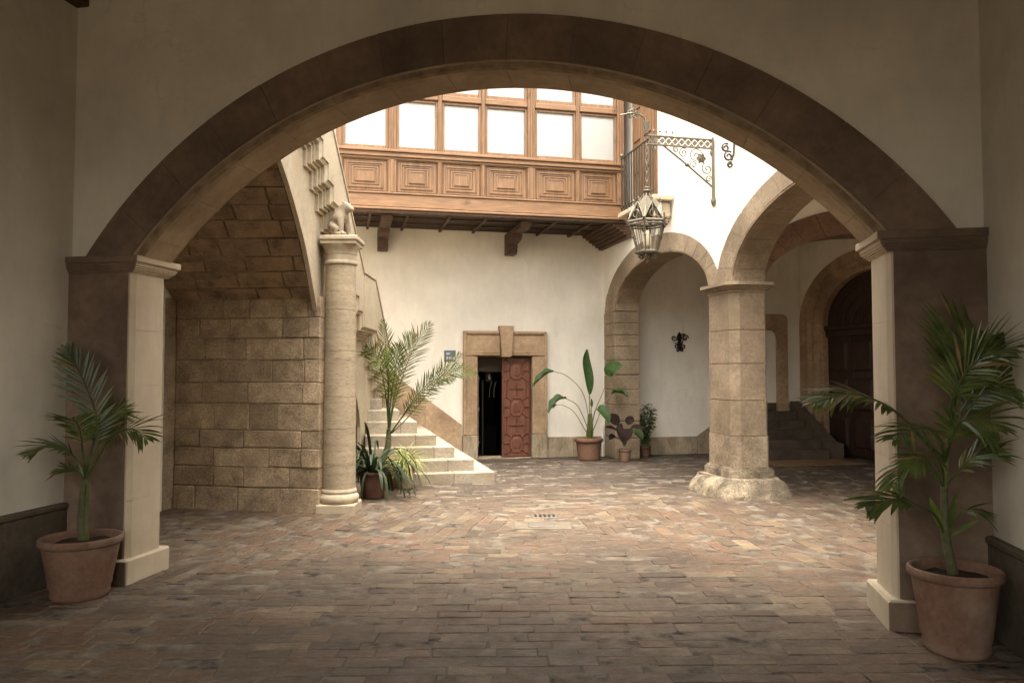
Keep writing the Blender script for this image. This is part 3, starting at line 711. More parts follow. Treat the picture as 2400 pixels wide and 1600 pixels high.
for z0, z1, e in ((2.655, 2.69, .015), (2.692, 2.715, .04), (2.716, 2.74, .065), (2.742, 2.785, .095)): cp.prism(pierpoly(e, .09 + e * .4), z0, z1, lambda p, q, r: (p, q, r))
cp.build('capital', 'pier', t)
bs = MB(YF)
for z0, z1, e in ((.22, .33, .07), (.331, .355, .05), (.356, .372, .025)): bs.prism(pierpoly(e, .10 + e * .5), z0, z1, lambda p, q, r: (p, q, r))
bs.build('base_moulding', 'foot', t)
ft = MB(YF); v = []; f = []
n_ = 32; lev = [(-.02, .29), (.05, .272), (.11, .245), (.17, .205), (.215, .165), (.236, .135), (.238, -.1)]
def octr(q, e):   # rounded polygon footprint
    hx, hy = (PB1 - PB0) / 2 + e, (AT + .02) / 2 + e
    c, s_ = math.cos(q), math.sin(q); p_ = 7.0
    k = (abs(c / hx) ** p_ + abs(s_ / hy) ** p_) ** (-1 / p_); return ((PB0 + PB1) / 2 + c * k, AT / 2 + .01 + s_ * k)
for li, (z, e) in enumerate(lev):
    for k in range(n_):
        q = 2 * PI * k / n_; j = (.02 * math.sin(q * 4 + .6) + random.uniform(-.016, .016)) if li < 5 else random.uniform(-.012, .012) * (li == 5)
        x, y = octr(q, e + j); v.append((x, y, z + (random.uniform(-.014, .014) if 0 < li < 5 else 0)))
for li in range(len(lev) - 1): f += [(li * n_ + k, li * n_ + (k + 1) % n_, (li + 1) * n_ + (k + 1) % n_, (li + 1) * n_ + k) for k in range(n_)]
f.append(tuple((len(lev) - 1) * n_ + k for k in range(n_))); ft.add(v, f); ft.build('rough_footing', 'foot', t, 15)

# arcade interior: transverse arch, ceiling, far side wall with portal, little stairs
t = thing('transverse_arch', 'reddish stone arch crossing the arcade behind the pier', 'arch', w(CY, 2.3, -4.7, 2.8))
tin = lambda q: arc_pt(2.36, 2.76, 1.88, .78, q); tou = lambda q: arc_pt(2.36, 2.76, 2.2, 1.35, q)
TF = frame((w(CY, 0, -5.0).x, w(CY, 0, -5.0).y), (math.cos(R(12.7)), math.sin(R(12.7))))
lo, hi = [], []
for i in range(41):
    q = PI - PI * i / 40; p = tin(q); lo.append(p); hi.append((p[0], 4.35))
MB(TF).strips(lo, hi, .06, .56).build('spandrel', 'plaster', t)
voussoirs(TF, t, 'red', 15, PI, 0, lambda q: arc_pt(2.36, 2.76, 1.87, .77, q), lambda q: arc_pt(2.36, 2.76, 2.2, 1.12, q), [(1, .04), (0, .04), (0, .58), (1, .58)], .002, 3)
tag(MB(CY).box(AT, 4.8, -10.2, .0, 4.35, 4.5).build('arcade_ceiling', 'plaster'), 'plaster ceiling of the arcade behind the arches', 'ceiling')
t = thing('arcade_side_wall', 'shaded plaster wall at the far side of the arcade', 'wall', w(CY, 4.4, -4))
SF = frame((w(CY, 4.25, 0).x, w(CY, 4.25, 0).y), (math.sin(R(12.7)), -math.cos(R(12.7))))
poin = lambda q: arc_pt(2.0, 2.60, 1.42, .88, q); poou = lambda q: arc_pt(2.0, 2.60, 1.97, 1.26, q)
lo, hi = [], []
for i in range(81):
    x = 9.6 * i / 80; r = 1 - ((x - 2.0) / 1.95) ** 2
    lo.append((x, 2.6 + 1.24 * math.sqrt(r) if r > 0 else 0)); hi.append((x, 4.5))
MB(SF).strips(lo, hi, .012, .5).build('plaster', 'plaster', t)
t = thing('stone_portal', 'heavy round-arched stone portal in the dim arcade', 'portal', w(SF, 2.0, .2))
voussoirs(SF, t, 'sand', 13, PI, 0, poin, poou, [(1, -.02), (.55, -.02), (.45, .05), (.3, .05), (.2, .14), (0, .14), (0, .4), (1, .4)], .002, 4)
for x0, x1, xm in ((.03, .58, 1), (3.42, 3.97, -1)):
    zz = [0, .45, .9, 1.35, 1.8, 2.2, 2.598]
    for k in range(6):
        a_, b_ = (x0, x1) if xm > 0 else (x1, x0)
        s = xm; poly = [(a_, -.02), (a_ + s * .25, -.02), (a_ + s * .30, .05), (a_ + s * .39, .05), (a_ + s * .44, .14), (b_, .14), (b_, .4), (a_, .4)]
        MB(SF).prism(poly, zz[k] + .003, zz[k + 1] - .003, lambda p, q, r: (p, q, r)).build('jamb_stone', 'sand', t)
MB(SF).box(.3, 3.7, .36, .5, -.05, 4.2).build('backing', 'dark', t)
t = thing('portal_door', 'very dark panelled wooden double door filling the arcade portal', 'door', w(SF, 2, .3))
lo, hi = [], []
for i in range(25):
    q = PI - PI * i / 24; p = poin(q); lo.append((p[0], 2.50)); hi.append((p[0], max(p[1] + .03, 2.52)))
MB(SF).strips(lo, hi, .26, .34).build('tympanum', 'portal', t)
MB(SF).box(.55, 3.45, .16, .33, 2.42, 2.52, .02).build('transom', 'portal', t)
MB(SF).box(.55, 3.45, .20, .33, 2.30, 2.418, .01).build('transom', 'portal', t)
for x0 in (.58, 1.29, 2.01, 2.72):
    lf = MB(SF).box(x0 + .004, x0 + .70, .25, .32, .02, 2.30, .006).build('leaf', 'portal', t)
    for z0, z1 in ((.18, .75), (.88, 1.5), (1.62, 2.2)):
        m = MB(SF); a_, b_ = x0 + .1, x0 + .6
        m.add([(a_, .251, z0), (b_, .251, z0), (b_, .251, z1), (a_, .251, z1), (a_ + .05, .215, z0 + .05), (b_ - .05, .215, z0 + .05), (b_ - .05, .215, z1 - .05), (a_ + .05, .215, z1 - .05)],
              [(4, 5, 6, 7)] + [(i, (i + 1) % 4, 4 + (i + 1) % 4, 4 + i) for i in range(4)]); m.build('panel', 'portal', lf)
    MB(SF).box(x0 + .32, x0 + .37, .235, .25, .05, 2.28, .006).build('stile', 'portal', lf)
for k in range(4): MB(SF).tube([(p[0], .25, p[1]) for p in [arc_pt(2.0, 2.54, 1.2 - k * .28, .74 - k * .17, PI * j / 16) for j in range(17)]], .018, 6).build('tympanum_moulding', 'portal', t)
t = thing('arcade_stair', 'short dim flight of stone steps at the end of the arcade', 'stairs', w(CY, 3.2, -.6))
for k in range(6):
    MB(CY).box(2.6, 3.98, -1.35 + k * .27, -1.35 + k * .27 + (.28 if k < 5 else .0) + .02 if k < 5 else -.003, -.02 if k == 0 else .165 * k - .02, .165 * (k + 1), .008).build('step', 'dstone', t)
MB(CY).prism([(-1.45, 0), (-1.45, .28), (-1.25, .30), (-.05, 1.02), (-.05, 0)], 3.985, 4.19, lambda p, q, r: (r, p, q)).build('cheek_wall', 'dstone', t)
MB(CY).prism([(1.93, 0), (1.93, .345), (2.9, .98), (2.9, 0)], -.04, .01, fxz).build('sloping_dado', 'dado', t)
t = thing('stair_door_frame', 'brown stone door frame with rounded corners above the arcade steps', 'doorway', w(CY, 3.2, 0, .9))
fr = []
for k in range(7): fr.append((3.70 - .14 + .14 * math.cos(k / 6 * PI / 2), 2.46 - .14 + .14 * math.sin(k / 6 * PI / 2)))
outer_ = [(3.94, .8)] + [(3.94 - .12 + .12 * math.cos(k / 6 * PI / 2), 2.79 - .12 + .12 * math.sin(k / 6 * PI / 2)) for k in range(7)] + [(2.5, 2.79)]
inner_ = [(3.70, .8)] + fr + [(2.5, 2.46)]
m = MB(CY); v = []
for a_, b_ in zip(outer_, inner_): v += [(a_[0], -.06, a_[1]), (b_[0], -.06, b_[1]), (a_[0], .02, a_[1]), (b_[0], .02, b_[1])]
f = []
for i in range(len(outer_) - 1):
    a_, b_ = 4 * i, 4 * i + 4; f += [(a_, b_, b_ + 1, a_ + 1), (a_ + 2, a_ + 3, b_ + 3, b_ + 2), (a_, a_ + 2, b_ + 2, b_), (a_ + 1, b_ + 1, b_ + 3, a_ + 3)]
m.add(v, f).build('frame', 'sand', t)
tag(MB(CY).box(2.3, 4.0, -2.35, -1.55, .004, .02, .004).build('door_mat', 'mat_'), 'flat orange-brown mat at the foot of the arcade steps', 'mat')

# ================================================================== STAIRCASE (left)
t = thing('staircase', 'great stone staircase rising from the back towards the viewer, with stepped moulding', 'stairs', (-2.6, 11, 0))
fyz = lambda p, q, r: (r, p, q)
vault = [(6.3, 4.02), (6.7, 3.94), (7.05, 3.82), (7.37, 3.68), (7.61, 3.54), (7.87, 3.36), (8.07, 3.20), (8.29, 3.01), (8.48, 2.80), (8.62, 2.62), (8.74, 2.46), (8.86, 2.30)]
opening = [(9.12, 2.12), (9.6, 2.04), (10.1, 1.87), (10.48, 1.70), (10.85, 1.48), (11.18, 1.20), (11.36, .98), (11.44, .80)]
zig = []
Y0, H0, TR, RI = 8.36, 3.97, .257, .19
for i in range(-8, 9):
    zig += [(Y0 + TR * i, H0 - RI * i), (Y0 + TR * (i + 1), H0 - RI * i)]
zig += [(Y0 + TR * 9, 2.23), (11.66, 2.23)]
for i in range(0, 6): zig += [(11.66 + TR * i, 2.04 - RI * i), (11.66 + TR * (i + 1), 2.04 - RI * i)]
zig = [p for p in zig if p[0] < 12.95]
ptop = [(6.0, 6.42), (8.81, 4.375), (10.72, 2.99), (11.55, 2.99), (12.95, 1.95)]
def yi(pl, y):
    for a, b in zip(pl, pl[1:]):
        if a[0] <= y <= b[0]: return a[1] + (b[1] - a[1]) * (y - a[0]) / max(b[0] - a[0], 1e-6)
    return pl[-1][1]
# lower side wall up to just above the moulding line
def side(poly_lo, hi_line, x0, x1, name, mat, ys):
    m = MB(); v = []; f = []
    for y in ys: v += [(x1, y, poly_lo(y)), (x1, y, hi_line(y)), (x0, y, poly_lo(y)), (x0, y, hi_line(y))]
    n = len(ys)
    for i in range(n - 1):
        a, b = 4 * i, 4 * i + 4; f += [(a, b, b + 1, a + 1), (a + 2, a + 3, b + 3, b + 2), (a, a + 2, b + 2, b), (a + 1, b + 1, b + 3, a + 3)]
    f += [(0, 1, 3, 2), (4 * n - 4, 4 * n - 2, 4 * n - 1, 4 * n - 3)]
    m.add(v, f); return m.build(name, mat, t)
def lowline(y):
    if y <= 8.86: return yi(vault, y)
    if y < 9.12: return 2.2
    if y <= 11.44: return yi(opening, y)
    return 0
ys = sorted(set([p[0] for p in vault] + [p[0] for p in opening] + [11.4401] + [6.3 + .1 * k for k in range(66)] + [12.9]))
ys = [y for y in ys if y <= 12.9]
side(lowline, lambda y: max(yi(ptop, y) - .35, lowline(y) + .1), -2.30, -2.25, 'side_wall', 'pale', ys)
# stepped moulding in three projecting bands, then the parapet
def shifted(k): return [(y - .18 * k, h - .15 * k) for y, h in zig]
bands = [(0.0, .32, -2.09), (.32, .52, -2.15), (.52, .74, -2.175), (.74, 1.0, -2.215)]
for k0, k1, xf in bands:
    A, B = shifted(k0), shifted(k1); m = MB(); v = []; f = []
    for a, b in zip(A, B): v += [(xf, a[0], a[1]), (xf + (-.02 if k0 == 0 else 0), b[0], b[1]), (-2.27, a[0], a[1]), (-2.27, b[0], b[1])]
    for i in range(len(A) - 1):
        p, q = 4 * i, 4 * i + 4; f += [(p, q, q + 1, p + 1), (p, p + 2, q + 2, q), (p + 1, q + 1, q + 3, p + 3)]
    f += [(0, 1, 3, 2), (len(v) - 4, len(v) - 2, len(v) - 1, len(v) - 3)]
    m.add(v, f).build('stepped_moulding', 'pale', t)
# parapet: above the zigzag, split in two slabs
def slabp(y0, y1, name):
    m = MB(); pts = [p for p in zig if y0 <= p[0] <= y1]
    lo_ = [(y0, pts[0][1])] + pts + [(y1, pts[-1][1])]
    v = []; f = []
    for y, h in lo_: v += [(-2.075, y, h), (-2.075, y, yi(ptop, y)), (-2.34, y, h), (-2.34, y, yi(ptop, y))]
    for i in range(len(lo_) - 1):
        a, b = 4 * i, 4 * i + 4; f += [(a, b, b + 1, a + 1), (a + 2, a + 3, b + 3, b + 2), (a, a + 2, b + 2, b), (a + 1, b + 1, b + 3, a + 3)]
    f += [(0, 1, 3, 2), (len(v) - 4, len(v) - 2, len(v) - 1, len(v) - 3)]
    m.add(v, f).build(name, 'pale', t)
slabp(6.3, 10.70, 'parapet')
slabp(10.705, 12.94, 'parapet')
m = MB().prism([(10.72, 2.24), (10.72, 2.97), (11.55, 2.97), (12.9, 1.96), (12.9, 1.62), (11.66, 2.24)], -2.06, -2.074, fyz); m.build('panel', 'pale', t)
MB().prism([(10.70, 2.992), (11.56, 2.992), (12.96, 1.952), (12.96, 1.99), (11.57, 3.03), (10.70, 3.03)], -2.36, -2.05, fyz).build('coping', 'pale', t)
MB().prism([(6.0, 6.422), (8.81, 4.377), (10.715, 2.995), (10.715, 3.035), (8.81, 4.417), (6.0, 6.462)], -2.36, -2.06, fyz).build('coping', 'pale', t)
# flight body and landing behind the side wall
MB().prism([(6.3, 4.45), (6.3, 5.5), (10.7, 2.25), (11.6, 2.25), (12.9, 1.35), (12.9, 1.05), (11.6, 1.95), (10.4, 1.95), (8.95, 2.75), (8.0, 3.5)], -4.05, -2.46, fyz).build('flight', 'pale', t)
# bottom steps
STEP = [(-2.75, -3.01, 0, .152), (-3.03, -2.83, .152, .325), (-3.29, -2.63, .325, .495), (-3.54, -2.44, .495, .662), (-3.80, -2.12, .662, .845), (-4.06, -1.95, .845, 1.015), (-4.32, -1.7, 1.015, 1.185), (-4.58, -1.5, 1.185, 1.355)]
cuts = [[-4.66, -3.35, -2.75], [-4.64, -3.42, -3.03], [-4.62, -4.0, -3.60, -3.29], [-4.6, -3.86, -3.54], [-4.58, -4.06, -3.80], [-5.6, -4.06], [-5.6, -4.32], [-5.6, -4.58]]
for (xr, yf, z0, z1), cu in zip(STEP, cuts):
    st = MB(CY).box(cu[0], xr - .012, yf + .012, -.04, z0 - .02, z1 - .004).build('step', 'joint', t)
    for a_, b_ in zip(cu, cu[1:]):
        MB(CY).box(a_ + .002, b_ - (.002 if b_ != xr else 0), yf, -.04 if b_ == xr or xr < -4 else yf + 1.3, z0 - .01, z1, .011, .003).build('step_stone', 'step', st)
# ashlar wall under the stair
t = thing('ashlar_wall', 'brown block wall filling the arch under the staircase', 'wall', (-3.1, 9.0, 0))
AW = frame((-4.02, 9.17), (1.81, -.34))
LW = 1.845
rows = [2.485, 2.235, 2.0, 1.75, 1.485, 1.24, .93, .725, .505, .27, -.03]
jn = [[.333, .518, .912], [.167, .386, .746, .92], [.21, .495, .886], [.32, .675, .895], [.193, .51, .886], [.284, .523, .716], [.184, .488, .877], [.28, .663, .877], [.28, .49, .8], [.15, .45, .72]]
MB(AW).box(0, LW - .005, .012, .26, -.05, 2.48).build('mortar_bed', 'joint', t)
for k in range(10):
    e = [0] + jn[k] + [1]
    for a_, b_ in zip(e, e[1:]):
        d = random.uniform(-.010, .008)
        MB(AW).box(a_ * LW + .003, b_ * LW - .003, d, .2, rows[k + 1] + .003 + random.uniform(-.002, .004), rows[k] - .003, .009, .005).build('stone_block', 'ashlar', t)
MB(AW).box(-.4, -.002, -1.2, .2, -.05, 2.48, .01).build('return_wall', 'ashlar', t)
tag(MB().box(-4.1, -2.5, 11.45, 11.6, 0, 2.1).build('cupboard_wall', 'rubble'), 'dark wall inside the hollow under the lower flight', 'wall')
# vault soffit
t = thing('stair_vault', 'rough dark masonry vault under the upper flight of the staircase', 'vault', (-3.2, 8, 2.6))
vp = [(y, h) for y, h in vault if h > 2.45][::-1]
def vlen(pl):
    L = [0]
    for a, b in zip(pl, pl[1:]): L.append(L[-1] + math.hypot(b[0] - a[0], b[1] - a[1]))
    return L
vp = [(8.83, 2.45)] + [p for p in vp if p[0] < 8.70]
sy = lambda x: -(x + 2.21) * .188
L = vlen(vp)
def vpt(s):
    s = max(0, min(s, L[-1] - 1e-5))
    for i in range(len(vp) - 1):
        if L[i] <= s <= L[i + 1]:
            k = (s - L[i]) / (L[i + 1] - L[i]); a, b = vp[i], vp[i + 1]
            return Vector((a[0] + (b[0] - a[0]) * k, a[1] + (b[1] - a[1]) * k)), Vector((b[0] - a[0], b[1] - a[1])).normalized()
s = 0; k = 0
bed = MB(); v = []; f = []
for i in range(41):
    p, tg = vpt(L[-1] * i / 40); nn = Vector((-tg.y, tg.x)); nn = nn if nn.y > 0 else -nn
    for o_ in (.03, .2): v += [(-4.05, p.x + nn.x * o_ + sy(-4.05) * max(0, 1 - L[-1] * i / 40 / .8), p.y + nn.y * o_), (-2.306, p.x + nn.x * o_ + sy(-2.306) * max(0, 1 - L[-1] * i / 40 / .8), p.y + nn.y * o_)]
for i in range(40): f += [(4 * i, 4 * i + 1, 4 * i + 5, 4 * i + 4), (4 * i + 2, 4 * i + 6, 4 * i + 7, 4 * i + 3)]
bed.add(v, f).build('mortar_bed', 'joint', t)
while s < L[-1] - .05:
    hgt = random.uniform(.19, .24); e = min(s + hgt, L[-1])
    x = -4.05; 
    while x < -2.32:
        wd = random.uniform(.32, .62); x1 = min(x + wd, -2.305)
        if -2.305 - x1 < .12: x1 = -2.305
        off = random.uniform(-.004, .009); m = MB(); vv = []
        for ss in (s + .006, (s + e) / 2, e - .006):
            p, tg = vpt(ss); nn = Vector((-tg.y, tg.x)); nn = nn if nn.y > 0 else -nn
            for o_ in (off, .12):
                ins = .006 if o_ == off else 0
                vv += [(x + .006 + ins + random.uniform(-.004, .004), p.x + nn.x * o_, p.y + nn.y * o_), (x1 - (.006 if x1 < -2.306 else 0) - ins, p.x + nn.x * o_, p.y + nn.y * o_)]
        vv = [(a_, b_ + sy(a_) * max(0, 1 - s / .8), c_) for a_, b_, c_ in vv]
        m.add(vv, [(0, 1, 5, 4), (4, 5, 9, 8), (2, 6, 7, 3), (6, 10, 11, 7), (0, 4, 6, 2), (4, 8, 10, 6), (1, 3, 7, 5), (5, 7, 11, 9), (0, 2, 3, 1), (8, 9, 11, 10)]).build('stone_block', 'rubble', t)
        x = x1
    s = e

# column and statue
CX, CYY = -2.02, 9.03
t = thing('stone_column', 'round travertine column standing against the staircase', 'column', (CX, CYY, 0))
MB().box(CX - .225, CX + .225, CYY - .225, CYY + .225, -.03, .095, .012, .004).build('plinth', 'pale', t)
MB().lathe([(.20, .095), (.222, .11), (.232, .14), (.228, .175), (.205, .20), (.200, .205), (.200, .222), (.206, .226), (.206, .236), (.192, .262)], (CX, CYY, 0), 40).build('base_moulding', 'pale', t, 40)
zs = [.262, .95, 1.32, 1.85, 2.33, 2.86]
rad = lambda z: .192 - .018 * (z / 2.9) ** 1.6
for a_, b_ in zip(zs, zs[1:]):
    MB().lathe([(rad(a_) - .004, a_ + .001), (rad(a_), a_ + .004)] + [(rad(a_ + (b_ - a_) * k / 6), a_ + .004 + (b_ - a_ - .008) * k / 6) for k in range(1, 7)] + [(rad(b_) - .004, b_ - .001)], (CX, CYY, 0), 40).build('shaft_drum', 'trav', t, 40)
MB().lathe([(.175, 2.86), (.19, 2.868), (.196, 2.885), (.19, 2.902), (.178, 2.91), (.178, 2.98), (.185, 2.985), (.185, 3.0), (.20, 3.04), (.225, 3.075), (.228, 3.085)], (CX, CYY, 0), 40).build('capital', 'pale', t, 40)
MB().box(CX - .195, CX + .215, CYY - .225, CYY + .225, 3.086, 3.13, .006).build('abacus', 'pale', t)
MB().box(CX - .205, CX + .235, CYY - .24, CYY + .24, 3.131, 3.185, .01).build('abacus', 'pale', t)
# crouching beast: one continuous skinned body
bv = [(-.09, 0, .085, .085), (-.055, 0, .17, .088), (-.015, 0, .25, .080), (.02, 0, .305, .062), (.055, 0, .355, .052), (.092, 0, .362, .052), (.125, 0, .335, .040), (.158, 0, .308, .030),
      (.03, .065, .20, .045), (.045, .08, .10, .036), (.055, .085, .035, .030), (.12, .088, .026, .026),
      (.03, -.065, .20, .045), (.045, -.08, .10, .036), (.055, -.085, .035, .030), (.12, -.088, .026, .026),
      (-.03, .10, .10, .056), (.03, .115, .085, .040), (.0, .12, .03, .028), (.075, .125, .026, .026),
      (-.03, -.10, .10, .056), (.03, -.115, .085, .040), (.0, -.12, .03, .028), (.075, -.125, .026, .026),
      (.058, .036, .405, .017), (.058, -.036, .405, .017), (.052, .045, .425, .009), (.052, -.045, .425, .009)]
be = [(0, 1), (1, 2), (2, 3), (3, 4), (4, 5), (5, 6), (6, 7), (2, 8), (8, 9), (9, 10), (10, 11), (2, 12), (12, 13), (13, 14), (14, 15), (0, 16), (16, 17), (17, 18), (18, 19), (0, 20), (20, 21), (21, 22), (22, 23), (4, 24), (4, 25), (24, 26), (25, 27)]
me = bpy.data.meshes.new('beast_statue'); me.from_pydata([(a, b, c) for a, b, c, _ in bv], be, [])
st = bpy.data.objects.new('beast_statue', me); COL.objects.link(st); me.materials.append(MT['beast'])
sk = st.modifiers.new('skin', 'SKIN')
if not me.skin_vertices: me.attributes  # layer is created with the modifier on evaluation
bm = bmesh.new(); bm.from_mesh(me); lay = bm.verts.layers.skin.verify()
bm.verts.ensure_lookup_table()
for i, vtx in enumerate(bm.verts): vtx[lay].radius = (bv[i][3], bv[i][3]); vtx[lay].use_root = (i == 0)
bm.to_mesh(me); bm.free()
ss = st.modifiers.new('sub', 'SUBSURF'); ss.levels = 2; ss.render_levels = 2; sk.use_smooth_shade = True
st.location = (CX - .0, CYY - .03, 3.183); st.rotation_euler = (0, 0, R(-18)); st.scale = (1.05, 1.05, 1.0)
tag(st, 'small pale stone beast crouching on top of the column', 'statue')

# ================================================================== BALCONY on the right wall
BO = -.30
t = thing('balcony', 'small iron-railed balcony beside the wooden gallery', 'balcony', w(YF, 2.5, -.15, 4.2))
MB(YF).box(1.72, 3.24, BO - .04, .0, 4.24, 4.32, .012).build('slab', 'pale', t)
MB(YF).box(3.02, 3.16, BO + .02, .0, 3.98, 4.235, .03).build('corbel', 'pale', t)
MB(YF).box(1.80, 3.18, BO - .012, BO + .012, 5.235, 5.262, .004).build('top_rail', 'iron', t)
MB(YF).box(1.80, 3.18, BO - .012, BO + .012, 4.39, 4.41, .003).build('bottom_rail', 'iron', t)
for i in range(13):
    x = 1.82 + i * 1.34 / 12; MB(YF).tube([(x, BO, 4.32), (x, BO, 5.24)], .013, 6).build('baluster', 'iron', t, 40)
MB(YF).box(3.17, 3.182, BO, -.0, 5.243, 5.255, .002).build('side_rail', 'iron', t)
MB(YF).lathe([(.004, 0), (.028, .015), (.036, .04), (.028, .065), (.004, .08)], (1.82, BO, 5.26), 12).build('ball_finial', 'bronze', t, 60)
for k in range(3):
    MB(YF).tube([(3.1 - .08 * j / 10 * math.cos(j * .6) - k * .5, BO + .03, 4.18 - .08 * j / 10 * math.sin(j * .6)) for j in range(11)], .012, 6).build('scroll', 'iron', t, 50)
t = thing('balcony_door', 'reddish wooden shuttered door behind the balcony railing', 'door', w(YF, 2.1, 0, 4.3))
MB(YF).box(1.60, 2.62, -.012, .02, 4.33, 6.6).build('frame', 'wood', t)
for x0, x1 in ((1.66, 2.09), (2.11, 2.56)):
    lf = MB(YF).box(x0, x1, -.04, -.008, 4.35, 6.55, .006).build('leaf', 'wood', t)
    for z in (4.45, 5.0, 5.55, 6.1): MB(YF).box(x0 + .07, x1 - .07, -.055, -.038, z, z + .42, .012).build('panel', 'wood', lf)

# ================================================================== LANTERN AND BRACKET
def spiral(c, r0, r1, a0, turns, n, ax, ay):
    out = []
    for k in range(n + 1):
        u_ = k / n; r_ = r0 + (r1 - r0) * u_; q = a0 + turns * 2 * PI * u_; out.append(Vector(c) + Vector(ax) * (r_ * math.cos(q)) + Vector(ay) * (r_ * math.sin(q)))
    return out
LB = 4.54
t = thing('lamp_bracket', 'ornate wrought iron lamp bracket on the bright right wall', 'bracket', w(YF, LB, 0, 4.3))
MB(YF).box(LB - .015, LB + .015, -.99, .0, 4.775, 4.795, .004).build('arm_rail', 'bronze', t)
MB(YF).box(LB - .015, LB + .015, -.99, .0, 4.655, 4.675, .004).build('arm_rail', 'bronze', t)
m = MB(YF)
for k in range(10):
    y = -.94 + k * .095; c = (y + .04, 4.725); hh = .05
    for q in range(4):
        dx, dz = ((1, 0), (0, 1), (-1, 0), (0, -1))[q]; px_, pz_ = -dz, dx
        tri = [(c[0] + dx * .008, c[1] + dz * .010), (c[0] + dx * .048 + px_ * .034, c[1] + dz * hh + pz_ * .04), (c[0] + dx * .048 - px_ * .034, c[1] + dz * hh - pz_ * .04)]
        m.prism(tri, LB - .006, LB + .006, lambda p, q_, r: (r, p, q_))
m.build('pierced_plate', 'bronze', t)
MB(YF).tube([(LB, -.015, 4.82), (LB, -.015, 4.0)], [.016, .02], 8).build('wall_post', 'bronze', t, 50)
MB(YF).lathe([(.008, 0), (.03, .05), (.036, .09), (.018, .13), (.024, .15), (.012, .17)], (LB, -.015, 3.86), 8).build('finial', 'bronze', t, 50)
MB(YF).tube([(LB, -.02, 4.13), (LB, -.40, 4.42), (LB, -.74, 4.66)], .013, 8).build('brace', 'bronze', t, 50)
MB(YF).lathe([(.005, 0), (.03, .02), (.03, .04), (.005, .06)], (LB, -.40, 4.39), 10).build('brace_boss', 'bronze', t, 50)
X_, Z_ = (0, 1, 0), (0, 0, 1)
for c, r0, a0, tr in (((LB, -.27, 4.55), .11, 0, 1.6), ((LB, -.10, 4.38), .085, 2, 1.4), ((LB, -.45, 4.58), .07, 1, 1.5), ((LB, -.08, 4.24), .05, 0, 1.3), ((LB, -.86, 4.63), .045, 3, 1.3), ((LB, -.56, 4.62), .04, 2, 1.3), ((LB, -.30, 4.42), .06, 4, -1.2)):
    MB(YF).tube(spiral(c, r0, .012, a0, tr, 26, X_, Z_), .0075, 6).build('scroll', 'bronze', t, 60)
m = MB(YF)
for k in range(6):
    q = k * PI / 3; c = Vector((LB - .01, -.17, 4.53)); d = Vector((0, math.cos(q), math.sin(q))); e = Vector((-1, 0, 0)); s_ = d.cross(e)
    m.add([c, c + d * .045 + s_ * .032 + e * .02, c + d * .08 + e * .03, c + d * .045 - s_ * .032 + e * .02], [(0, 1, 2, 3)])
m.build('flower', 'bronze', t, norm=False)
for y in (-.04, -.86, -.98): MB(YF).lathe([(.004, 0), (.016, -.02), (.02, -.05), (.004, -.09)], (LB, y, 4.65), 8).build('drop', 'bronze', t, 50)
for k in range(4): MB(YF).lathe([(.004, 0), (.004, .04), (.014, .05), (.014, .06), (.003, .08)], (LB, -.88 + k * .09, 4.795), 6).build('cresting', 'bronze', t)
MB(YF).lathe([(.025, 0), (.03, .02), (.055, .16), (.045, .165), (.02, .03)], (LB, -.985, 4.80), 8).build('end_cup', 'bronze', t)
MB(YF).tube([(LB, -.985, 4.95), (LB, -1.02, 5.03), (LB, -1.12, 5.08), (LB, -1.25, 5.06), (LB, -1.36, 5.03)], .012, 6).build('end_spray', 'bronze', t, 50)
for k in range(5): MB(YF).tube(spiral((LB + .02 * math.cos(k * 1.26), -1.17 + .045 * math.cos(k * 1.26), 5.07 + .045 * math.sin(k * 1.26)), .035, .01, k * 1.26, 1.2, 14, X_, Z_), .008, 5).build('spray_leaf', 'bronze', t, 60)
LC = w(YF, LB, -.985); lx, ly = LC.x, LC.y
t = thing('hanging_lantern', 'six-sided iron lantern hanging on a chain over the courtyard', 'lantern', (lx, ly, 3.05))
for k in range(9):
    z = 4.63 - k * .062; q = 0 if k % 2 else PI / 2
    ax, ay = (math.cos(q), math.sin(q), 0), (0, 0, 1)
    MB().tube([(lx + ax[0] * .016 * math.cos(j * PI / 5), ly + ax[1] * .016 * math.cos(j * PI / 5), z + .04 * math.sin(j * PI / 5)) for j in range(11)], .006, 5, False).build('chain_link', 'bronze', t, 60)
hexp = lambda r_, z, k: Vector((lx + r_ * math.cos(R(60 * k + 12)), ly + r_ * math.sin(R(60 * k + 12)), z))
MB().lathe([(.02, 0), (.05, .01), (.06, .03), (.035, .05), (.045, .07), (.015, .09)], (lx, ly, 4.0), 12).build('crown', 'bronze', t, 50)
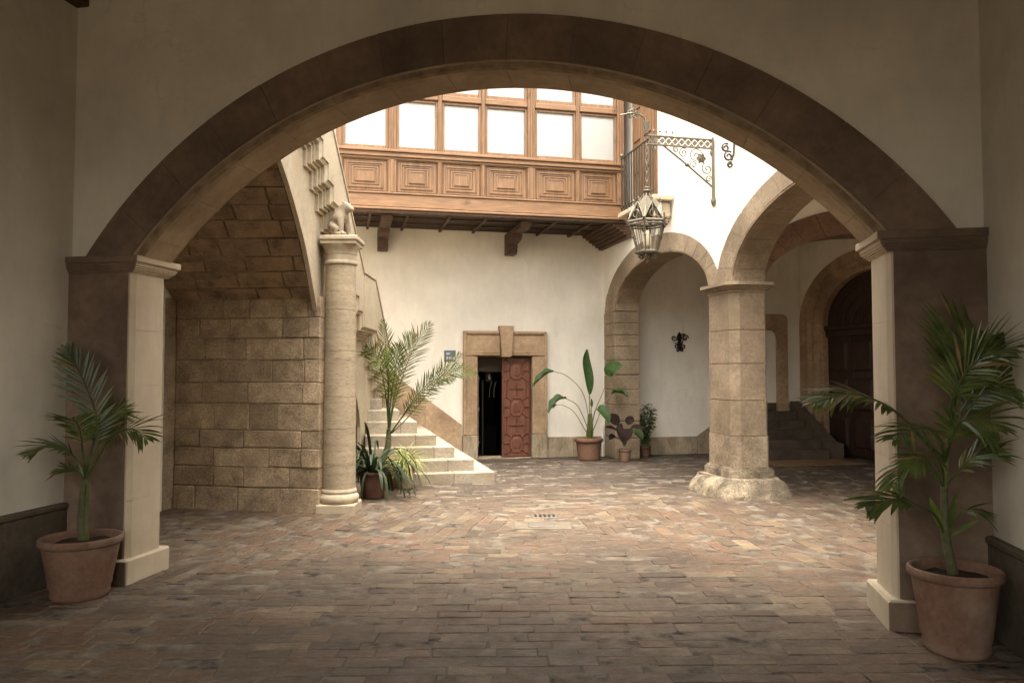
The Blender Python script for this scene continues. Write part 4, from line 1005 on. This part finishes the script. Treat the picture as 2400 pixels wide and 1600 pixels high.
for k in range(6):
    rb = MB().tube([hexp(.035, 4.0, k), hexp(.075, 3.88, k), hexp(.15, 3.74, k), hexp(.265, 3.62, k)], .011, 6).build('roof_rib', 'bronze', t, 50)
    a_, b_ = hexp(.262, 3.62, k), hexp(.262, 3.62, k + 1); mid = (a_ + b_) / 2; out = (mid - Vector((lx, ly, 3.62))).normalized()
    ap = mid + Vector((0, 0, .235)) - out * .05
    g = MB().tube([a_, ap, b_], .012, 6).build('gable', 'bronze', t)
    MB().tube([mid, ap - Vector((0, 0, .02))], .007, 5).build('tracery', 'bronze', g)
    MB().tube(spiral(mid + Vector((0, 0, .075)), .05, .05, 0, 1, 16, (b_ - a_).normalized(), (0, 0, 1)), .007, 5).build('tracery', 'bronze', g)
    rp = MB(); rp.add([ap, hexp(.05, 3.98, k), hexp(.15, 3.745, k), a_], [(0, 1, 2, 3)]); rp.add([ap, hexp(.05, 3.98, k + 1), hexp(.15, 3.745, k + 1), b_], [(0, 1, 2, 3)]); rp.build('roof_plate', 'bronze', t, norm=False)
    MB().lathe([(.004, 0), (.012, .02), (.005, .035), (.014, .05), (.003, .08)], tuple(ap), 6).build('finial', 'bronze', g)
    MB().tube([hexp(.255, 3.60, k), hexp(.145, 3.22, k)], .011, 6).build('corner_post', 'bronze', t, 50)
    q_ = hexp(.20, 3.41, k); MB().lathe([(.006, -.025), (.02, 0), (.006, .025)], tuple(q_), 8).build('bead', 'bronze', t, 50)
    MB().tube([hexp(.30, 3.64, k), hexp(.255, 3.55, k)], [.022, .008], 6).build('corner_cap', 'bronze', t)
    for u_ in (.33, .67):
        MB().tube([hexp(.25, 3.58, k).lerp(hexp(.25, 3.58, k + 1), u_), hexp(.14, 3.22, k).lerp(hexp(.14, 3.22, k + 1), u_)], .005, 5).build('glazing_bar', 'bronze', t)
    MB().add([hexp(.245, 3.58, k), hexp(.245, 3.58, k + 1), hexp(.138, 3.23, k + 1), hexp(.138, 3.23, k)], [(0, 1, 2, 3)]).build('pane', 'glass', t, norm=False)
    MB().tube(spiral(hexp(.10, 3.155, k), .045, .012, 1.5, 1.3, 16, (hexp(1, 0, k) - Vector((lx, ly, 0))).normalized(), (0, 0, 1)), .009, 5).build('bottom_scroll', 'bronze', t, 60)
MB().tube([hexp(.262, 3.605, k) for k in range(7)], .02, 6, False).build('upper_hoop', 'bronze', t)
MB().tube([hexp(.262, 3.565, k) for k in range(7)], .012, 6, False).build('upper_hoop', 'bronze', t)
MB().lathe([(.02, 0), (.13, .0), (.175, .02), (.18, .035), (.15, .045), (.14, .06), (.02, .06)], (lx, ly, 3.17), 6).build('bottom_plate', 'bronze', t)
MB().lathe([(.003, 0), (.018, .015), (.022, .03), (.01, .045), (.03, .065), (.07, .11), (.02, .125)], (lx, ly, 3.05), 12).build('bottom_finial', 'bronze', t, 50)
MB().lathe([(.012, 0), (.05, .04), (.055, .12), (.045, .2), (.012, .24)], (lx, ly, 3.26), 12).build('lamp_glass', 'candle', t, 60)
t = thing('iron_scroll', 'curled iron scroll hanging on the right wall beside the arch edge', 'ornament', w(YF, 5.1, -.1, 4.3))
for c, r0 in (((5.13, -.14, 4.50), .06), ((5.13, -.10, 4.39), .07), ((5.13, -.08, 4.28), .04)): MB(YF).tube(spiral(c, r0, .015, 1, 1.4, 22, X_, Z_), .013, 6).build('scroll', 'iron', t, 60)
MB(YF).tube([(5.13, .0, 4.62), (5.13, -.02, 4.55), (5.13, -.03, 4.42), (5.13, -.06, 4.34)], .015, 6).build('stem', 'iron', t, 60)
t = thing('iron_scroll', 'small curled iron hook on the wall left of the lantern', 'ornament', w(YF, 2.3, -.05, 3.8))
for c, r0 in (((2.4, -.12, 3.95), .07), ((2.4, -.10, 3.80), .055)): MB(YF).tube(spiral(c, r0, .015, 1, 1.4, 22, X_, Z_), .014, 6).build('scroll', 'iron', t, 60)
MB(YF).tube([(2.4, .0, 4.08), (2.4, -.04, 3.98), (2.4, -.03, 3.8)], .014, 6).build('stem', 'iron', t, 60)

# sconce
t = thing('wall_sconce', 'black curled iron candle sconce on the arcade back wall', 'sconce', w(CY, 1.58, -.05, 2.2))
SX, SZ = 1.58, 2.235
sh = [(0, -.20), (.07, -.16), (.10, -.08), (.06, -.02), (.12, .05), (.08, .12), (0, .17)]
MB(CY).prism([(SX + a * .5, SZ + b) for a, b in sh] + [(SX - a * .5, SZ + b) for a, b in sh[-2:0:-1]], -.02, -.004, fxz).build('back_plate', 'black', t)
for sx in (-1, 1):
    for c, r0, a0 in (((SX + sx * .12, -.03, SZ + .05), .065, 0), ((SX + sx * .075, -.03, SZ - .11), .055, 2), ((SX + sx * .045, -.03, SZ - .19), .03, 1)):
        MB(CY).tube(spiral(c, r0, .012, a0, 1.2 * sx, 20, (1, 0, 0), (0, 0, 1)), .0105, 6).build('scroll', 'black', t, 60)
MB(CY).tube([(SX, -.02, SZ - .06), (SX + .01, -.10, SZ - .07), (SX + .02, -.14, SZ), (SX + .02, -.14, SZ + .1)], .013, 6).build('arm', 'black', t, 60)
MB(CY).lathe([(.01, 0), (.045, .012), (.05, .025), (.02, .03)], (SX + .02, -.14, SZ + .10), 12).build('drip_tray', 'black', t, 60)
MB(CY).lathe([(.018, 0), (.018, .12), (.004, .13)], (SX + .02, -.14, SZ + .128), 10).build('candle', 'candle', t, 50)

# ================================================================== PLANTS
def pot(t, x, y, r_top, r_bot, h, mat='terra', rim=.03, rings=0, soil=True):
    pr = [(.02, .012), (r_bot - .01, .0), (r_bot, .012)]
    N = 14
    for k in range(1, N + 1):
        u_ = k / N; r_ = r_bot + (r_top - rim * .8 - r_bot) * u_
        if rings and .05 < u_ < .24: r_ += .004 * (1 if k % 2 else -1)
        pr.append((r_, .012 + (h - rim * 2 - .012) * u_))
    pr += [(r_top - rim * .5, h - rim * 1.9), (r_top - rim * .05, h - rim * 1.5), (r_top, h - rim * .8), (r_top - rim * .12, h - rim * .2), (r_top - rim * .5, h), (r_top - rim * .95, h - rim * .25), (r_top - rim * 1.1, h - rim), (r_bot, .05)]
    p = MB().lathe(pr, (x, y, 0), 40).build('pot', mat, t, 50)
    m = MB(); n = 24; v = [(x, y, h - .055 + random.uniform(-.01, .01))]; rs = r_top - rim * 1.3
    for ringi in (1, 2, 3):
        for k in range(n): v.append((x + rs * ringi / 3 * math.cos(2 * PI * k / n), y + rs * ringi / 3 * math.sin(2 * PI * k / n), h - .06 + random.uniform(-.012, .012)))
    f = [(0, 1 + k, 1 + (k + 1) % n) for k in range(n)]
    for ri in (0, 1): f += [(1 + ri * n + k, 1 + (ri + 1) * n + k, 1 + (ri + 1) * n + (k + 1) % n, 1 + ri * n + (k + 1) % n) for k in range(n)]
    m.add(v, f).build('soil', 'soil', t, 80); return p
def blade(m, p0, d, L, wd, nrm, droop, seg=4, curl=0):
    """thin tapered leaf from p0 along d; blade normal ~ nrm"""
    d = d.normalized(); p = Vector(p0); v = []; step = L / seg
    for i in range(seg + 1):
        u_ = i / seg; ww = wd * (.35 + 1.3 * u_) if u_ < .5 else wd * (1 - ((u_ - .5) / .5) ** 1.6)
        ww = max(ww, .0006)
        s_ = d.cross(nrm); s_ = s_.normalized() if s_.length > 1e-6 else Vector((1, 0, 0))
        v += [p - s_ * ww / 2, p + nrm * (-ww * .12), p + s_ * ww / 2]
        d = (d + Vector((0, 0, -droop * (0.4 + u_)))).normalized(); p = p + d * step
        nrm = s_.cross(d).normalized()
    f = []
    for i in range(seg):
        a = 3 * i; f += [(a, a + 1, a + 4, a + 3), (a + 1, a + 2, a + 5, a + 4)]
    m.add(v, f)
def frond(t, pts, n, L, wd, mat, start=.3, sweep=55, droop=.12, lift=.15, up=(0, 0, 1), rr=.010, jit=.15, name='frond', one=None):
    path = crom(pts, 40); N = len(path) - 1
    m = MB().tube(path, [rr * (1 - .8 * i / N) for i in range(N + 1)], 6); dry = []
    up = Vector(up)
    for i in range(n):
        u_ = start + (1 - start) * (i + .5) / n; k = min(int(u_ * N), N - 1); fr_ = u_ * N - k
        p = path[k].lerp(path[k + 1], fr_); T = (path[k + 1] - path[k]).normalized()
        S = T.cross(up); S = S.normalized() if S.length > 1e-4 else Vector((1, 0, 0)); Nn = S.cross(T).normalized()
        q = (u_ - start) / (1 - start); prof = (.5 + 1.0 * q) if q < .35 else (.85 + .15 * (1 - abs(q - .45)) if q < .6 else 1 - .85 * ((q - .6) / .4) ** 1.4)
        for sd_ in (-1, 1):
            sw = R(sweep * (1 - .45 * q) + random.uniform(-8, 8))
            d = T * math.cos(sw) + S * (sd_ * math.sin(sw)) + Nn * (lift + random.uniform(-jit, jit) * .6)
            nr = (Nn - d * Nn.dot(d)).normalized()
            tgt = m
            if random.random() < .07: tgt = MB(); dry.append(tgt)
            blade(tgt, p + S * sd_ * rr * .3, d, L * prof * random.uniform(.85, 1.12), wd * random.uniform(.8, 1.15), nr, droop * random.uniform(.5, 1.5), 4)
    fo = m.build(name, mat, t, 35, norm=False)
    for dl in dry: dl.build('dry_leaflet', 'dryleaf', fo, 35, norm=False)
    return fo

# left kentia palm
LX, LY = -3.10, 5.58
t = thing('potted_palm', 'young kentia palm in a wide terracotta pot by the left pillar', 'potted palm', (LX, LY, 0), 'kentia palms in the passage')
pot(t, LX, LY, .278, .188, .43, 'terra', .03, 1)
b0 = Vector((LX + .01, LY, .40)); fk = at(195, 1100, LY)
MB().tube(crom([b0, at(188, 1180, LY), fk], 10), [.034, .033, .032, .031, .030, .029, .028, .027, .026, .024, .022], 10).build('stem', 'bark', t, 60)
MB().tube(crom([b0 + Vector((.03, .0, 0)), at(197, 1190, LY), at(203, 1110, LY)], 8), .014, 6).build('stem', 'stalk', t, 60)
up_c = (0, -.75, .45)
frond(t, [fk, at(212, 1030, LY), at(222, 960, LY + .03), at(190, 870, LY + .05), at(150, 795, LY + .08)], 24, .25, .021, 'palm', .30, 48, .05, .05, (.3, -.9, .1), .013)
frond(t, [fk, at(225, 1050, LY - .03), at(262, 1000, LY - .10), at(305, 985, LY - .14), at(338, 1010, LY - .16)], 22, .24, .018, 'palm', .28, 58, .16, .05, (0, -.5, .8), .011)
frond(t, [fk, at(178, 1060, LY), at(150, 1030, LY - .05), at(110, 1022, LY - .12), at(62, 1042, LY - .22)], 20, .22, .022, 'palm', .35, 50, .12, .05, (0, -.3, .9), .010)
frond(t, [fk, at(190, 1040, LY - .05), at(185, 995, LY - .12), at(172, 965, LY - .25), at(150, 960, LY - .36)], 19, .22, .02, 'palm', .35, 55, .10, .05, (0, -.2, .9), .009)
frond(t, [fk, at(215, 1045, LY + .05), at(240, 990, LY + .12), at(262, 950, LY + .16), at(285, 950, LY + .20)], 20, .21, .02, 'palm', .35, 52, .10, .05, (0, -.6, .7), .009)
frond(t, [fk, at(180, 1085, LY + .05), at(155, 1075, LY + .06), at(125, 1085, LY + .05)], 9, .15, .018, 'palm', .4, 45, .12, .05, (0, -.4, .8), .008)

# right kentia palm
RX, RY = 2.565, 4.50
t = thing('potted_palm', 'tall kentia palm in a wide terracotta pot by the right pillar', 'potted palm', (RX, RY, 0), 'kentia palms in the passage')
pot(t, RX, RY, .252, .172, .475, 'terra', .03, 1)
b0 = Vector((RX - .01, RY, .44)); fk = at(2168, 1120, RY)
MB().tube(crom([b0, at(2172, 1230, RY), fk], 10), [.030, .029, .028, .027, .026, .025, .024, .023, .022, .021, .020], 10).build('stem', 'bark', t, 60)
MB().tube(crom([fk, at(2175, 1050, RY), at(2182, 960, RY - .02)], 8), [.018 - .001 * k for k in range(9)], 8).build('stem', 'stalk', t, 60)
f2 = at(2172, 1060, RY); f3 = at(2180, 980, RY - .02)
frond(t, [f2, at(2120, 1010, RY - .05), at(2050, 940, RY - .12), at(1960, 905, RY - .2), at(1865, 925, RY - .28)], 28, .28, .022, 'palm', .36, 46, .16, .05, (0, -.35, .9), .012)
frond(t, [f3, at(2195, 900, RY), at(2205, 840, RY + .04), at(2222, 790, RY + .06), at(2240, 762, RY + .10)], 30, .38, .022, 'palm', .22, 62, .06, .0, (-.1, -.95, .15), .013)
frond(t, [f3, at(2185, 930, RY - .08), at(2215, 860, RY - .16), at(2265, 815, RY - .25), at(2325, 800, RY - .36)], 25, .32, .021, 'palm', .3, 50, .12, .05, (0, -.5, .8), .012)
frond(t, [f2, at(2185, 1010, RY - .08), at(2205, 970, RY - .16), at(2250, 965, RY - .24), at(2295, 990, RY - .3)], 24, .26, .02, 'palm', .25, 60, .14, .0, (-.1, -.7, .6), .010)
frond(t, [f2, at(2160, 1010, RY - .1), at(2140, 985, RY - .2), at(2100, 985, RY - .32), at(2050, 1010, RY - .42)], 20, .26, .019, 'palm', .35, 52, .14, .05, (0, -.4, .9), .010)
frond(t, [fk, at(2150, 1090, RY - .03), at(2115, 1060, RY - .06), at(2080, 1070, RY - .06), at(2050, 1120, RY - .06)], 13, .22, .02, 'palm', .45, 45, .2, .05, (0, -.4, .9), .009)
frond(t, [at(2170, 1230, RY), at(2150, 1185, RY - .05), at(2110, 1160, RY - .1), at(2060, 1145, RY - .16), at(1995, 1160, RY - .22)], 12, .24, .034, 'palm', .55, 32, .18, .05, (0, -.5, .9), .009)
frond(t, [fk, at(2195, 1090, RY - .04), at(2235, 1050, RY - .1), at(2290, 1035, RY - .15)], 15, .23, .021, 'palm', .4, 45, .15, .05, (0, -.4, .9), .009)
frond(t, [at(2172, 1230, RY), at(2195, 1190, RY - .05), at(2225, 1170, RY - .1), at(2260, 1180, RY - .12)], 7, .16, .024, 'palm', .45, 38, .2, .05, (0, -.4, .9), .008)
frond(t, [f3, at(2200, 950, RY - .02), at(2240, 900, RY - .05), at(2290, 880, RY - .08), at(2335, 895, RY - .1)], 22, .26, .02, 'palm', .3, 55, .14, .0, (0, -.7, .6), .010)
frond(t, [fk, at(2165, 1080, RY - .1), at(2150, 1050, RY - .25), at(2120, 1050, RY - .38), at(2085, 1075, RY - .46)], 16, .2, .018, 'palm', .35, 52, .16, .0, (0, -.6, .8), .008)
m = MB()
for (px_, py_, ex_, ey_, wd_) in ((2168, 1225, 2140, 1150, .05), (2176, 1225, 2195, 1140, .045), (2180, 1230, 2240, 1195, .03)):
    p0 = at(px_, py_, RY); p1 = at(ex_, ey_, RY - .05); blade(m, p0, p1 - p0, (p1 - p0).length * 1.15, wd_, Vector((0, -1, .1)), .02, 6)
m.build('young_leaf', 'palm', t, 35, norm=False)

# date palm beside the stair
PX, PY = -1.78, 10.86
t = thing('potted_palm', 'feathery date palm in a terracotta pot beside the stair steps', 'potted palm', (PX, PY, 0))
pot(t, PX, PY, .235, .17, .40, 'terrap', .025)
bp = Vector((PX - .02, PY, .36))
MB().tube([bp, at(892, 1020, PY), at(893, 985, PY)], [.05, .045, .03], 10).build('stem', 'bark', t, 60)
c0 = at(893, 1000, PY)
def dfr(pts, n, L, drp=.05, upv=(0, -.9, .2), start=.28, sweep=50, lift=.12):
    frond(t, [c0] + [at(a_, b_, PY + d_) for a_, b_, d_ in pts], n, L, .013, 'date', start, sweep, drp, lift, upv, .011, .3)
dfr([(905, 930, -.02), (930, 850, -.05), (955, 790, -.08), (990, 742, -.12)], 34, .30)
dfr([(903, 920, .05), (918, 850, .1), (935, 800, .12), (948, 765, .12)], 28, .26)
dfr([(930, 950, -.05), (980, 890, -.15), (1035, 855, -.25), (1095, 857, -.35)], 36, .27, .06)
dfr([(925, 955, -.1), (960, 905, -.2), (1000, 870, -.32), (1045, 868, -.42)], 30, .24)
dfr([(935, 960, .05), (985, 900, .1), (1025, 850, .15), (1058, 812, .2)], 30, .26)
dfr([(893, 920, -.06), (890, 850, -.12), (886, 790, -.12), (880, 735, -.1)], 26, .22)
dfr([(888, 925, -.12), (878, 860, -.28), (862, 815, -.4), (838, 800, -.5)], 32, .28, .10)
dfr([(890, 930, -.18), (893, 870, -.4), (880, 830, -.55), (860, 840, -.68)], 30, .26, .10)
dfr([(897, 925, -.12), (905, 870, -.25), (912, 820, -.35), (915, 790, -.42)], 30, .24)
dfr([(899, 945, .1), (912, 880, .2), (905, 830, .3), (890, 800, .36)], 24, .22)

# clivia-like strap plant
SX_, SY_ = -1.78, 9.90
t = thing('strap_leaf_plant', 'dark green arching strap-leaved plant in a pot beside the column', 'potted plant', (SX_, SY_, 0))
pot(t, SX_, SY_, .19, .14, .34, 'terrar', .022)
for k in range(76):
    q = random.uniform(0, 2 * PI); el = random.uniform(.5, 1.42); Lf = random.uniform(.5, .92); c = Vector((SX_ + .05 * math.cos(q), SY_ + .05 * math.sin(q), .32))
    d = Vector((math.cos(q) * math.cos(el), math.sin(q) * math.cos(el), math.sin(el)))
    p = c.copy(); m = MB(); v = []; seg = 9; drp = random.uniform(.22, .62) * (1.15 - .35 * (el > 1.15)); wd_ = random.uniform(.028, .042)
    for i in range(seg + 1):
        u_ = i / seg; s_ = d.cross(Vector((0, 0, 1))); s_.normalize(); nn = s_.cross(d)
        ww = wd_ * (.8 + .4 * u_ if u_ < .5 else (1 if u_ < .8 else 1 - ((u_ - .8) / .2) ** 2 * .85))
        v += [p - s_ * ww / 2 + nn * ww * .14, p, p + s_ * ww / 2 + nn * ww * .14]
        d = (d + Vector((0, 0, -drp * (.4 + 1.1 * u_)))).normalized(); p = p + d * Lf / seg
        if p.z < .03: p.z = .03
    f = []
    for i in range(seg): a = 3 * i; f += [(a, a + 1, a + 4, a + 3), (a + 1, a + 2, a + 5, a + 4)]
    m.add(v, f).build('leaf', 'strap', t, 60, norm=False)
# spider plant
QX, QY = -1.48, 10.62
t = thing('spider_plant', 'pale grassy spider plant drooping in front of the stair steps', 'potted plant', (QX, QY, 0))
pot(t, QX, QY + .05, .14, .10, .30, 'terrap', .02)
for g in range(6):
    m = MB()
    for k in range(26):
        q = random.uniform(0, 2 * PI); el = random.uniform(.4, 1.35); c = Vector((QX + random.uniform(-.06, .06), QY + .05 + random.uniform(-.06, .06), .30))
        d = Vector((math.cos(q) * math.cos(el), math.sin(q) * math.cos(el), math.sin(el)))
        blade(m, c, d, random.uniform(.35, .62), .012, d.cross(Vector((-math.sin(q), math.cos(q), 0))).normalized() * -1, random.uniform(.25, .5), 8)
    for i_, p_ in enumerate(m.v):
        if p_.z < .02: p_.z = .02
    m.build('leaf_tuft', 'spider', t, 60, norm=False)

# broad leaf helper
def broad(t, pet, tip, wd, mat, nrm, fold=.25, rr=.010, name='leaf', wav=.0, stalk='stalk', droop=0):
    """petiole through points pet (last = blade base), blade along tip points"""
    path = crom(pet, 14); lf = MB().tube(path, [rr * (1 - .4 * i / 14) for i in range(15)], 6).build('stalk', stalk, t, 60)
    tp = crom([pet[-1]] + tip, 14); v = []; nrm = Vector(nrm).normalized(); m = MB()
    for i, p in enumerate(tp):
        u_ = i / 14; T = (tp[min(i + 1, 14)] - tp[max(i - 1, 0)]).normalized(); s_ = T.cross(nrm).normalized(); nn = s_.cross(T)
        ww = wd * math.sin(PI * min(1, (u_ * .93 + .035)) ** .85) ** .8; wv = wav * math.sin(u_ * 17)
        v += [p - s_ * ww / 2 + nn * (ww * fold + wv), p - s_ * ww / 4 + nn * (ww * fold * .4), p, p + s_ * ww / 4 + nn * (ww * fold * .4), p + s_ * ww / 2 + nn * (ww * fold - wv)]
    f = [(5 * i + j, 5 * i + j + 1, 5 * i + j + 6, 5 * i + j + 5) for i in range(14) for j in range(4)]
    m.add(v, f).build(name, mat, lf, 60, norm=False)
BX, BY = 1.415, 14.22
t = thing('bird_of_paradise', 'tall bird of paradise plant with paddle leaves against the back wall', 'potted plant', (BX, BY, 0))
pot(t, BX, BY, .265, .20, .40, 'terra', .04)
cb = at(1355, 1005, BY)
A_ = lambda a, b, d=0: at(a, b, BY + d)
broad(t, [cb, A_(1355, 960), A_(1354, 905)], [A_(1350, 870), A_(1344, 830, .02), A_(1348, 802, .04)], .22, 'broad', (.55, -.8, .2), .22, .016)
broad(t, [cb, A_(1365, 950, -.1), A_(1385, 900, -.15), A_(1398, 863, -.2)], [A_(1403, 850, -.25), A_(1415, 843, -.3), A_(1430, 840, -.36)], .27, 'broad', (-.3, -.85, .45), .18)
broad(t, [cb, A_(1350, 945, -.05), A_(1335, 895, -.1), A_(1300, 862, -.15), A_(1272, 853, -.2)], [A_(1258, 858, -.22), A_(1240, 872, -.25), A_(1222, 890, -.28)], .17, 'broad', (-.55, -.35, .75), .45, .009, wav=.012)
broad(t, [cb, A_(1345, 970, -.1), A_(1325, 930, -.18), A_(1300, 915, -.25)], [A_(1285, 918, -.3), A_(1272, 930, -.34), A_(1260, 948, -.38)], .20, 'broad', (-.55, -.4, .7), .4, .009, wav=.014)
broad(t, [cb, A_(1340, 980, -.12), A_(1318, 945, -.25), A_(1292, 930, -.35), A_(1280, 930, -.4)], [A_(1275, 932, -.42), A_(1270, 938, -.44)], .08, 'broad', (-.4, -.5, .7), .3, .008)
broad(t, [cb, A_(1368, 975, -.08), A_(1385, 930, -.12), A_(1403, 905, -.15)], [A_(1415, 902, -.18), A_(1430, 904, -.22), A_(1442, 912, -.25)], .15, 'broad', (.3, -.3, .9), .45, .009, wav=.012)
broad(t, [cb, A_(1360, 975, -.12), A_(1366, 945, -.3), A_(1372, 938, -.36)], [A_(1380, 940, -.42), A_(1392, 955, -.48), A_(1398, 970, -.5)], .20, 'broad', (.3, -.85, .4), .2, .009)
broad(t, [cb, A_(1357, 970), A_(1359, 935)], [A_(1359, 928), A_(1359, 922), A_(1358, 915)], .05, 'broad', (0, -1, .1), .3, .012)
for k in range(4): MB().tube(crom([Vector((BX + (k - 1.5) * .03, BY, .36)), A_(1349 + 4 * k, 990), A_(1352 + 2 * k, 950)], 6), .018, 6).build('stalk', 'stalk', t, 60)
DX_, DY_ = 2.03, 13.90
t = thing('dark_leaf_plant', 'plant with dark purple leaves in a small bright terracotta pot', 'potted plant', (DX_, DY_, 0))
pot(t, DX_, DY_, .125, .085, .23, 'terra', .022)
cb = at(1434, 1025, DY_); A_ = lambda a, b, d=0: at(a, b, DY_ + d)
broad(t, [cb, A_(1432, 1000, -.03), A_(1432, 985, -.06)], [A_(1433, 985, -.12), A_(1434, 1000, -.18), A_(1432, 1015, -.2)], .30, 'purple', (.1, -.9, .35), .12, .012)
broad(t, [cb, A_(1428, 1000), A_(1420, 975)], [A_(1412, 965), A_(1405, 957), A_(1400, 950)], .20, 'purple', (-.1, -.8, .5), .2, .010)
broad(t, [cb, A_(1425, 1005, -.05), A_(1418, 990, -.1)], [A_(1410, 986, -.14), A_(1400, 984, -.2), A_(1390, 982, -.26)], .17, 'purple', (0, -.4, .9), .2, .010)
broad(t, [cb, A_(1442, 1000, -.04), A_(1448, 985, -.07)], [A_(1458, 982, -.1), A_(1470, 984, -.14), A_(1482, 985, -.2)], .17, 'purple', (0, -.4, .9), .2, .010)
broad(t, [cb, A_(1443, 1005, .03), A_(1452, 990, .06)], [A_(1462, 992, .06), A_(1470, 1000, .04), A_(1474, 1010, .02)], .18, 'small', (.3, -.7, .5), .15, .010)
broad(t, [cb, A_(1426, 1010, -.06), A_(1415, 1003, -.12)], [A_(1408, 1004, -.16), A_(1400, 1010, -.2)], .16, 'purple', (-.2, -.5, .8), .2, .009)
broad(t, [cb, A_(1440, 995, .05), A_(1442, 975, .08)], [A_(1445, 968, .1), A_(1450, 963, .12), A_(1456, 966, .14)], .16, 'purple', (0, -.7, .6), .2, .009)
GX_, GY_ = 2.52, 14.60
t = thing('leafy_pot_plant', 'tall thin small-leaved plant in a red pot beside the pilaster', 'potted plant', (GX_, GY_, 0))
pot(t, GX_, GY_, .115, .085, .21, 'terrar', .02)
for g in range(7):
    ang_ = random.uniform(0, 2 * PI); tpx = random.uniform(-14, 20); top = random.uniform(920, 965)
    path = crom([Vector((GX_, GY_, .18)), at(1482 + tpx * .3, 1000, GY_), at(1480 + tpx, (top + 1000) / 2, GY_ + .08 * math.sin(ang_)), at(1480 + tpx * 1.3, top, GY_ + .12 * math.sin(ang_))], 24)
    sm = MB().tube(path, .006, 5).build('stem', 'bark', t, 60); m = MB()
    for p in path[3:]:
        for _ in range(4):
            q = random.uniform(0, 2 * PI); el = random.uniform(-.5, .6); d = Vector((math.cos(q) * math.cos(el), math.sin(q) * math.cos(el), math.sin(el)))
            L_ = random.uniform(.055, .10); nn = Vector((random.uniform(-.5, .5), random.uniform(-.5, .2), 1)); nn = (nn - d * nn.dot(d)).normalized()
            blade(m, p + d * .015, d, L_, L_ * .5, nn, .15, 3)
    m.build('foliage', 'small', sm, norm=False)
